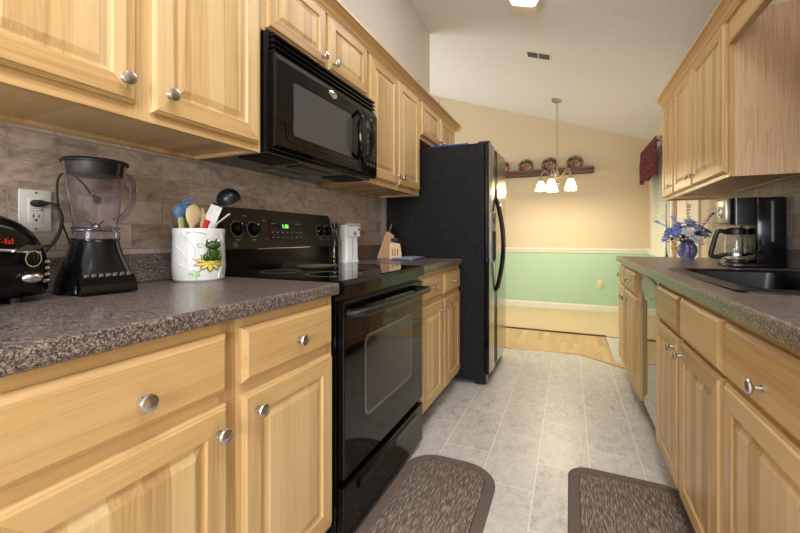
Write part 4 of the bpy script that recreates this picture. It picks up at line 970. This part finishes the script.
# ladle
b = MB(); b.tube([at(-0.01, 0.02, 0.012), at(0.038, 0.0, 0.18), at(0.066, -0.01, 0.26)], [0.006, 0.007, 0.010], 10, 0.6)
ld = tag(b.build('ladle', 'nylon'), 'large black nylon ladle rising highest from the crock', 'ladle', GUt)
b = MB(); lps = []; pc = at(0.108, 0.0, 0.282); ax = (cr_f * 0.38 - cr_r * 0.38 + Vector((0, 0, 0.84))).normalized()
e1 = ax.orthogonal().normalized(); e2 = ax.cross(e1)
for r_, h_ in ((0.001, 0.034), (0.018, 0.031), (0.033, 0.021), (0.041, 0.006), (0.043, -0.012), (0.0405, -0.012), (0.038, 0.005), (0.030, 0.018), (0.016, 0.027), (0.001, 0.030)):
    lps.append([pc + ax * h_ + (e1 * math.cos(2 * PI * k / 24) + e2 * math.sin(2 * PI * k / 24)) * r_ for k in range(24)])
b.loops(lps); bw = b.build('bowl', 'nylon', ld)
# wooden spoon
b = MB(); b.tube([at(-0.03, 0.04, 0.012), at(-0.014, 0.045, 0.10), at(-0.008, 0.045, 0.175), at(-0.006, 0.045, 0.190), at(-0.004, 0.045, 0.21), at(-0.003, 0.044, 0.232), at(-0.002, 0.044, 0.247), at(-0.002, 0.044, 0.252)], [0.006, 0.006, 0.010, 0.022, 0.030, 0.028, 0.014, 0.002], 16, 0.35)
tag(b.build('wooden_spoon', 'pale_wood'), 'pale round-headed wooden spoon in the middle of the crock', 'spoon', GUt)
b = MB(); b.tube([at(0.02, 0.03, 0.012), at(0.022, 0.02, 0.17), at(0.024, 0.02, 0.215), at(0.024, 0.02, 0.240)], [0.005, 0.006, 0.012, 0.004], 12, 0.5)
tag(b.build('wooden_spatula', 'pale_wood'), 'slim pale wooden spatula just right of the round wooden spoon', 'spatula', GUt)
# blue pasta server
b = MB(); b.tube([at(-0.04, -0.02, 0.012), at(-0.046, -0.025, 0.18), at(-0.048, -0.025, 0.205)], [0.006, 0.007, 0.010], 10)
ps = tag(b.build('pasta_server', 'blue_nylon'), 'light blue toothed pasta server at the left of the crock', 'pasta server', GUt)
b = MB(); b.ball(at(-0.048, -0.02, 0.228), (0.020, 0.024, 0.030))
for k in range(5):
    p0 = at(-0.050 + 0.003 * k, -0.012, 0.218 + 0.012 * k); b.tube([p0, p0 + cr_r * 0.022 + Vector((0, 0, 0.006)), p0 + cr_r * 0.034 + Vector((0, 0, 0.002 + 0.003 * k))], [0.005, 0.0042, 0.0022], 8)
b.build('toothed_head', 'blue_nylon', ps)
b = MB(); b.tube([at(-0.02, 0.0, 0.012), at(-0.072, -0.01, 0.18), at(-0.084, -0.012, 0.228)], [0.005, 0.006, 0.007], 10, 0.5)
tag(b.build('grey_utensil', 'grey_wood'), 'greyish wooden utensil handle leaning over the left rim of the crock', 'utensil', GUt)
b = MB(); b.tube([at(-0.03, 0.02, 0.012), at(-0.040, 0.035, 0.18), at(-0.042, 0.036, 0.206)], [0.006, 0.012, 0.012], 12, 0.6)
tag(b.build('olive_utensil', pm('olive_plastic', (176, 176, 118), 0.45)), 'short olive-green utensil handle below the light blue pasta server', 'utensil', GUt)
# white spatula leaning right, red handled item
b = MB(); c0, c1 = at(0.036, 0.012, 0.17), at(0.070, 0.012, 0.250); sd = cr_r * 0.020 + Vector((0, 0, -0.008)); nf = cr_f * 0.004
b.loops([[c0 - sd + nf, c0 + sd + nf, c1 + sd * 0.9 + nf, c1 - sd * 0.9 + nf], [c0 - sd - nf, c0 + sd - nf, c1 + sd * 0.9 - nf, c1 - sd * 0.9 - nf]]); b.tube([at(0.01, 0.01, 0.012), c0], 0.0055, 8)
tag(b.build('white_spatula', 'spat_white', smooth=False), 'white flat-bladed spatula leaning right beneath the black ladle', 'spatula', GUt)
b = MB(); b.tube([at(0.0, 0.05, 0.012), at(0.034, 0.062, 0.18), at(0.040, 0.062, 0.196)], [0.006, 0.009, 0.010], 10)
tag(b.build('red_utensil', 'red_sil'), 'short red utensil handle at the right rim of the crock', 'utensil', GUt)
b = MB(); b.tube([at(-0.02, -0.02, 0.012), at(0.072, 0.02, 0.188), at(0.112, 0.03, 0.222)], [0.004, 0.005, 0.0055], 10, 0.6)
tag(b.build('cream_utensil', pm('cream_plastic', (224, 218, 200), 0.4)), 'thin cream utensil handle slanting out over the range side of the crock', 'utensil', GUt)

# ------------------------------------------------------------------ second left counter: bottle, can opener, knife blocks, trivet
bt = thing('oil_bottle', 'slim clear oil bottle with black stopper between the range and the white can opener', 'bottle', (-1.27, 1.90, 0.9142))
BP = [(0.026, 0), (0.029, 0.004), (0.029, 0.13), (0.024, 0.155), (0.012, 0.175), (0.011, 0.20), (0.013, 0.202), (0.013, 0.208)]
b = MB(); b.shell(BP + [(r - 0.002, h) for r, h in reversed(BP[1:])] + [(0.024, 0.004)], 28); b.lathe([(0.025, 0.001), (0.025, 0.004)], 28); b.build('glass_body', 'bottle_glass', bt)
MB().lathe([(0.0255, 0.0042), (0.0255, 0.028), (0.0001, 0.0285)], 28).build('oil', 'oil', bt)
MB().lathe([(0.009, 0.195), (0.009, 0.209), (0.017, 0.21), (0.017, 0.235), (0.0001, 0.238)], 20).build('stopper', 'black_plastic', bt)
co = thing('can_opener', 'white upright electric can opener behind the cooktop', 'can opener', (-1.246, 2.010, 0.9142), R(65))
b = MB(); b.loops([[(u, v, z) for u, v in rrect(-sx_, sx_, -0.05, sy_, 0.022, 4)] for z, sx_, sy_ in ((0, 0.056, 0.055), (0.012, 0.056, 0.055), (0.016, 0.049, 0.048), (0.21, 0.046, 0.042), (0.228, 0.040, 0.036))]); b.build('housing', 'white_plastic', co)
MB().box(-0.042, 0.045, -0.066, -0.048, 0.155, 0.222, 0.006).build('cutter_head', 'white_plastic', co)
b = MB(); b.lathe([(0.011, 0), (0.011, 0.006), (0.006, 0.008), (0.0001, 0.009)], 20, (0.004, -0.066, 0.178), '-y'); b.box(0.018, 0.05, -0.076, -0.064, 0.196, 0.206, 0.002); b.build('cutting_wheel', 'chrome', co)
MB().box(-0.036, 0.055, -0.060, -0.03, 0.224, 0.236, 0.004).build('lever', pm('pale_grey_lever', (190, 190, 188), 0.4), co)
b = MB(); b.box(-0.001, 0.001, -0.0515, -0.050, 0.02, 0.15); b.build('seam', 'grey_plastic', co, smooth=False)
GK = 'knife handles'
M['block_wood'] = pm('honey_block_wood', (184, 136, 82), 0.45, 0, 0.12, 22); M['block_light'] = pm('light_block_wood', (228, 192, 142), 0.45, 0, 0.1, 22)
kb = thing('knife_block', 'larger honey-brown knife block leaning beside the refrigerator', 'knife block', (-1.245, 2.525, 0.9142), R(25), 'knife blocks')
b = MB(); b.prism([(-0.060, 0.0), (0.040, 0.0), (0.066, 0.165), (0.030, 0.192), (0.008, 0.196)], -0.042, 0.042, 'y'); b.build('block', 'block_wood', kb, smooth=False)
# in this frame x runs along the lean
def knife(parent_m, x, y, z, dirx, L, label):
    dv = Vector((dirx, 0, 1)).normalized()
    p0 = parent_m @ Vector((x, y, z)); p1 = parent_m @ (Vector((x, y, z)) + dv * L)
    b = MB(); b.tube([p0, p0.lerp(p1, 0.5), p1], [0.012, 0.015, 0.014], 10, 0.75)
    o = b.build('kitchen_knife', 'black_plastic'); tag(o, label, 'knife', GK)
    pb = parent_m @ (Vector((x, y, z)) - dv * 0.05)
    b = MB(); b.tube([pb, p0], [0.004, 0.006], 6, 0.3); b.build('blade', 'steel', o)
K1 = Matrix.Translation(kb.location) @ Matrix.Rotation(R(25), 4, 'Z')
for i, y in enumerate((-0.026, 0.0, 0.026)): knife(K1, 0.034, y, 0.190, 0.30, 0.06, 'black-handled knife seated in the larger honey-brown knife block')
kb2 = thing('knife_block', 'small pale knife block in front of the larger honey-brown one', 'knife block', (-1.148, 2.483, 0.9142), R(25), 'knife blocks')
b = MB(); b.prism([(-0.038, 0), (0.042, 0), (0.05, 0.03), (0.038, 0.105), (-0.022, 0.118), (-0.038, 0.10)], -0.034, 0.034, 'y'); b.build('block', 'block_light', kb2, smooth=False)
b = MB()
for k in range(3): b.box(-0.02 + k * 0.018, -0.012 + k * 0.018, -0.0350, -0.0342, 0.02, 0.07)
b.build('slots', 'glaze_brown', kb2, smooth=False)
K2 = Matrix.Translation(kb2.location) @ Matrix.Rotation(R(25), 4, 'Z')
for i, (x, y) in enumerate(((-0.012, -0.016), (0.006, 0.0), (0.022, 0.014))): knife(K2, x, y, 0.110, -0.2, 0.038, 'small black-handled knife seated in the small pale knife block')
b = MB(); b.box(-0.075, 0.075, -0.15, 0.15, 0, 0.014, 0.005)
tr = thing('trivet', 'flat blue-edged white board lying on the counter in front of the knife blocks', 'board', (-1.015, 2.43, 0.9142), R(4))
b.build('base', pm('slate_blue', (96, 106, 138), 0.4), tr); MB().box(-0.068, 0.068, -0.143, 0.143, 0.0135, 0.016, 0.001).build('top', pm('pale_blue_grey', (176, 182, 196), 0.3), tr)

# tiny things peeking over the crown
for (x, y, lab) in ((-0.965, 1.36, 'tiny dark ornament on the crown moulding above the microwave'), (-0.965, 2.47, 'tiny dark ornament on the crown moulding just before the refrigerator'), (-0.965, 2.93, 'tiny dark ornament on the crown moulding above the refrigerator')):
    b = MB(); b.lathe([(0.012, 0), (0.013, 0.006), (0.006, 0.012), (0.009, 0.02), (0.008, 0.027), (0.0001, 0.031)], 16)
    o = b.build('ornament', pm('dark_maroon_ornament', (56, 26, 24), 0.4)); o.location = (x, y, 2.1282); tag(o, lab, 'ornament', 'ornaments on the crown moulding')

# ------------------------------------------------------------------ rugs
def rug(x0, x1, y0, y1, r, label):
    cx, cy = (x0 + x1) / 2, (y0 + y1) / 2; hx_, hy_ = (x1 - x0) / 2, (y1 - y0) / 2
    t_ = thing('kitchen_rug', label, 'rug', (cx, cy, 0.0005), 0, 'kitchen rugs')
    def lp(i, z): return [(u, v, z) for u, v in rrect(-hx_ + i, hx_ - i, -hy_ + i, hy_ - i, max(0.02, r - i), 8)]
    MB().loops([lp(0, 0), lp(0.0, 0.006), lp(0.006, 0.011), lp(0.042, 0.011), lp(0.046, 0.006), lp(0.046, 0)], close=True).build('border', 'rug_border', t_)
    MB().loops([lp(0.0465, 0.0), lp(0.0465, 0.009), lp(0.052, 0.012)]).build('pile', 'rug_pile', t_)
rug(-0.705, -0.285, 0.95, 1.765, 0.15, 'grey-brown streaked kitchen rug on the tile in front of the range')
rug(-0.005, 0.445, 1.15, 1.945, 0.09, 'grey-brown streaked kitchen rug on the tile in front of the sink cabinets')

# ------------------------------------------------------------------ ceiling fixtures
tilt = math.atan(0.348)
fl = thing('ceiling_light', 'long lit fluorescent box fixture on the sloped kitchen ceiling', 'ceiling light', (-0.290, 1.67, zc(-0.290)))
fl.rotation_euler = (0, tilt, 0)
b = MB(); b.box(-0.105, 0.105, 0, 1.42, -0.022, 0.0, 0.003); b.build('housing', 'cream_trim', fl, smooth=False)
b = MB(); b.prism([(-0.10, -0.022), (-0.092, -0.065), (-0.07, -0.082), (0.07, -0.082), (0.092, -0.065), (0.10, -0.022)], 0.06, 1.25, 'y'); b.build('lens', 'lens', fl, smooth=False)
for y0, y1 in ((0.02, 0.06), (1.25, 1.40)):
    MB().prism([(-0.103, -0.02), (-0.095, -0.06), (0.095, -0.06), (0.103, -0.02)], y0, y1, 'y').build('end_cap', 'cream_trim', fl, smooth=False)
vn = thing('ceiling_vent', 'white ceiling register with two grey louvred panels', 'vent', (-0.272, 3.93, zc(-0.272))); vn.rotation_euler = (0, tilt, 0)
MB().box(-0.125, 0.125, -0.07, 0.07, -0.006, 0, 0.002).build('frame', 'white_trim', vn, smooth=False)
for x in (-0.056, 0.056):
    b = MB(); b.box(x - 0.05, x + 0.05, -0.055, 0.055, -0.0075, -0.006)
    for k in range(9): b.box(x - 0.05, x + 0.05, -0.052 + k * 0.012, -0.047 + k * 0.012, -0.011, -0.007)
    b.build('louvre_panel', pm('grey_louvre', (110, 110, 112), 0.5), vn, smooth=False)

ch = thing('chandelier', 'five-shade hanging chandelier, lit, over the dining area', 'chandelier', (-0.14, 5.17, 1.62))
cz0 = zc(-0.14) - 1.62
MB().lathe([(0.066, cz0 + 0.02), (0.066, cz0 - 0.012), (0.05, cz0 - 0.026), (0.012, cz0 - 0.036), (0.0001, cz0 - 0.037)], 28).build('canopy', 'bronze', ch)
b = MB(); zz = 0.34; k = 0
while zz < cz0 - 0.05:
    b.tube([(0.009 * math.cos(a) * (1 if k % 2 else 0), 0.009 * math.cos(a) * (0 if k % 2 else 1), zz + 0.018 + 0.02 * math.sin(a)) for a in [2 * PI * j / 10 for j in range(11)]], 0.0026, 6); zz += 0.031; k += 1
b.build('chain', 'bronze', ch)
b = MB(); b.tube([(0.004, 0.004, 0.3), (0.004, 0.004, cz0 - 0.02)], 0.0025, 6); b.build('cord', 'ivory_plastic', ch)
MB().lathe([(0.0001, 0.10), (0.018, 0.11), (0.022, 0.13), (0.012, 0.15), (0.014, 0.20), (0.026, 0.225), (0.03, 0.25), (0.02, 0.275), (0.010, 0.30), (0.012, 0.325), (0.006, 0.345), (0.0001, 0.35)], 24).build('column', 'bronze', ch)
for k in range(5):
    a = 2 * PI * k / 5 + R(180); ca_, sa_ = math.cos(a), math.sin(a)
    P = [(v.x * ca_, v.x * sa_, v.y) for v in curve([(0.015, 0.21), (0.05, 0.19), (0.085, 0.23), (0.13, 0.285), (0.17, 0.275), (0.192, 0.225), (0.192, 0.185)], 6)]
    ar = MB().tube(P, 0.006, 8).build('arm', 'bronze', ch)
    MB().lathe([(0.02, 0.19), (0.024, 0.165), (0.03, 0.160), (0.0001, 0.159)], 16, (0.192 * ca_, 0.192 * sa_, 0)).build('socket', 'bronze', ar)
    SP = [(0.022, 0.168), (0.032, 0.155), (0.046, 0.125), (0.056, 0.09), (0.066, 0.058), (0.073, 0.045)]
    b = MB(); n = 40; cen = (0.192 * ca_, 0.192 * sa_)
    pr = SP + [(r - 0.003, h) for r, h in reversed(SP)]
    b.loops([[(cen[0] + r * math.cos(2 * PI * j / n), cen[1] + r * math.sin(2 * PI * j / n), h + (0.006 * math.cos(8 * 2 * PI * j / n) if h < 0.07 else 0)) for j in range(n)] for r, h in pr], close=True)
    sh = b.build('shade', 'shade_glass', ch)
    MB().ball((cen[0], cen[1], 0.105), (0.024, 0.024, 0.032)).build('bulb', 'bulb', sh)
    pl_ = bpy.data.lights.new('bulb_light', 'POINT'); pl_.energy = 10.0; pl_.color = (1.0, 0.84, 0.56); pl_.shadow_soft_size = 0.03
    po = bpy.data.objects.new('bulb_light', pl_); COL.objects.link(po); po.parent = ch; po.location = (cen[0], cen[1], 0.068)

# ------------------------------------------------------------------ far wall: plate rail, plates, outlet
pr_ = thing('plate_rail', 'dark brown wooden plate shelf high on the far wall', 'shelf', (0, YF, 1.99))
t = NT('dark_walnut_rail'); f = t.noise(t.mapping(t.coords(), (3, 40, 40)), 1, 4); t.set(Base_Color=t.ramp(f, [(0.3, lin((78, 48, 40))), (0.7, lin((112, 74, 62)))]), Roughness=0.4); M['walnut'] = t.m
b = MB(); b.box(-1.55, 0.31, -0.012, 0, 0, 0.10, 0.003); b.build('back_board', 'walnut', pr_, smooth=False)
MB().box(-1.56, 0.325, -0.085, -0.012, 0.020, 0.032, 0.003).build('ledge', 'walnut', pr_, smooth=False)
MB().prism([(-0.085, 0.0), (-0.097, 0.004), (-0.097, 0.045), (-0.090, 0.052), (-0.097, 0.060), (-0.097, 0.085), (-0.091, 0.092), (-0.085, 0.092)], -1.56, 0.325, 'x').build('front_lip', 'walnut', pr_, smooth=False)
t = NT('decorated_plate'); v = t.coords(); ln = t.n('ShaderNodeVectorMath', operation='LENGTH'); t.l(v, ln.inputs[0])
f = t.noise(v, 26, 3, 0.6); rim = t.ramp(ln.outputs['Value'], [(0.0, lin((150, 80, 48))), (0.045, lin((128, 76, 48))), (0.055, lin((150, 132, 108))), (0.066, lin((66, 54, 46))), (0.095, lin((58, 50, 44))), (0.108, lin((130, 108, 80)))])
t.set(Base_Color=t.mix(t.math('MULTIPLY', t.math('GREATER_THAN', f, 0.58), 0.4), rim, lin((206, 190, 160)), 'MIX'), Roughness=0.2); M['plate'] = t.m
for x, lab in ((-0.95, 'decorated brown plate on the far plate rail, half hidden by the refrigerator'), (-0.60, 'decorated brown plate second from the refrigerator on the plate rail'), (-0.265, 'decorated brown plate directly behind the chandelier stem on the plate rail'), (0.075, 'decorated brown plate at the right end of the plate rail')):
    b = MB(); b.lathe([(0.055, 0.0), (0.060, 0.004), (0.10, 0.018), (0.118, 0.022), (0.118, 0.025), (0.10, 0.022), (0.060, 0.008), (0.0001, 0.006)], 40)
    o = b.build('plate', 'plate'); o.location = (x, YF - 0.047, 2.0225 + 0.1165); o.rotation_euler = (R(90 - 12), 0, 0); tag(o, lab, 'plate', 'display plates')
o2 = thing('wall_outlet', 'ivory outlet plate low on the mint-green far wall', 'outlet', (0.40, YF, 0.40), 0, 'wall outlets')
MB().box(-0.037, 0.037, -0.007, 0, -0.058, 0.058, 0.003).build('cover_plate', 'ivory_plastic', o2)
b = MB()
for z in (-0.02, 0.02): b.box(-0.015, 0.015, -0.0085, -0.005, z - 0.013, z + 0.013, 0.002)
b.build('receptacle', 'ivory_plastic', o2)
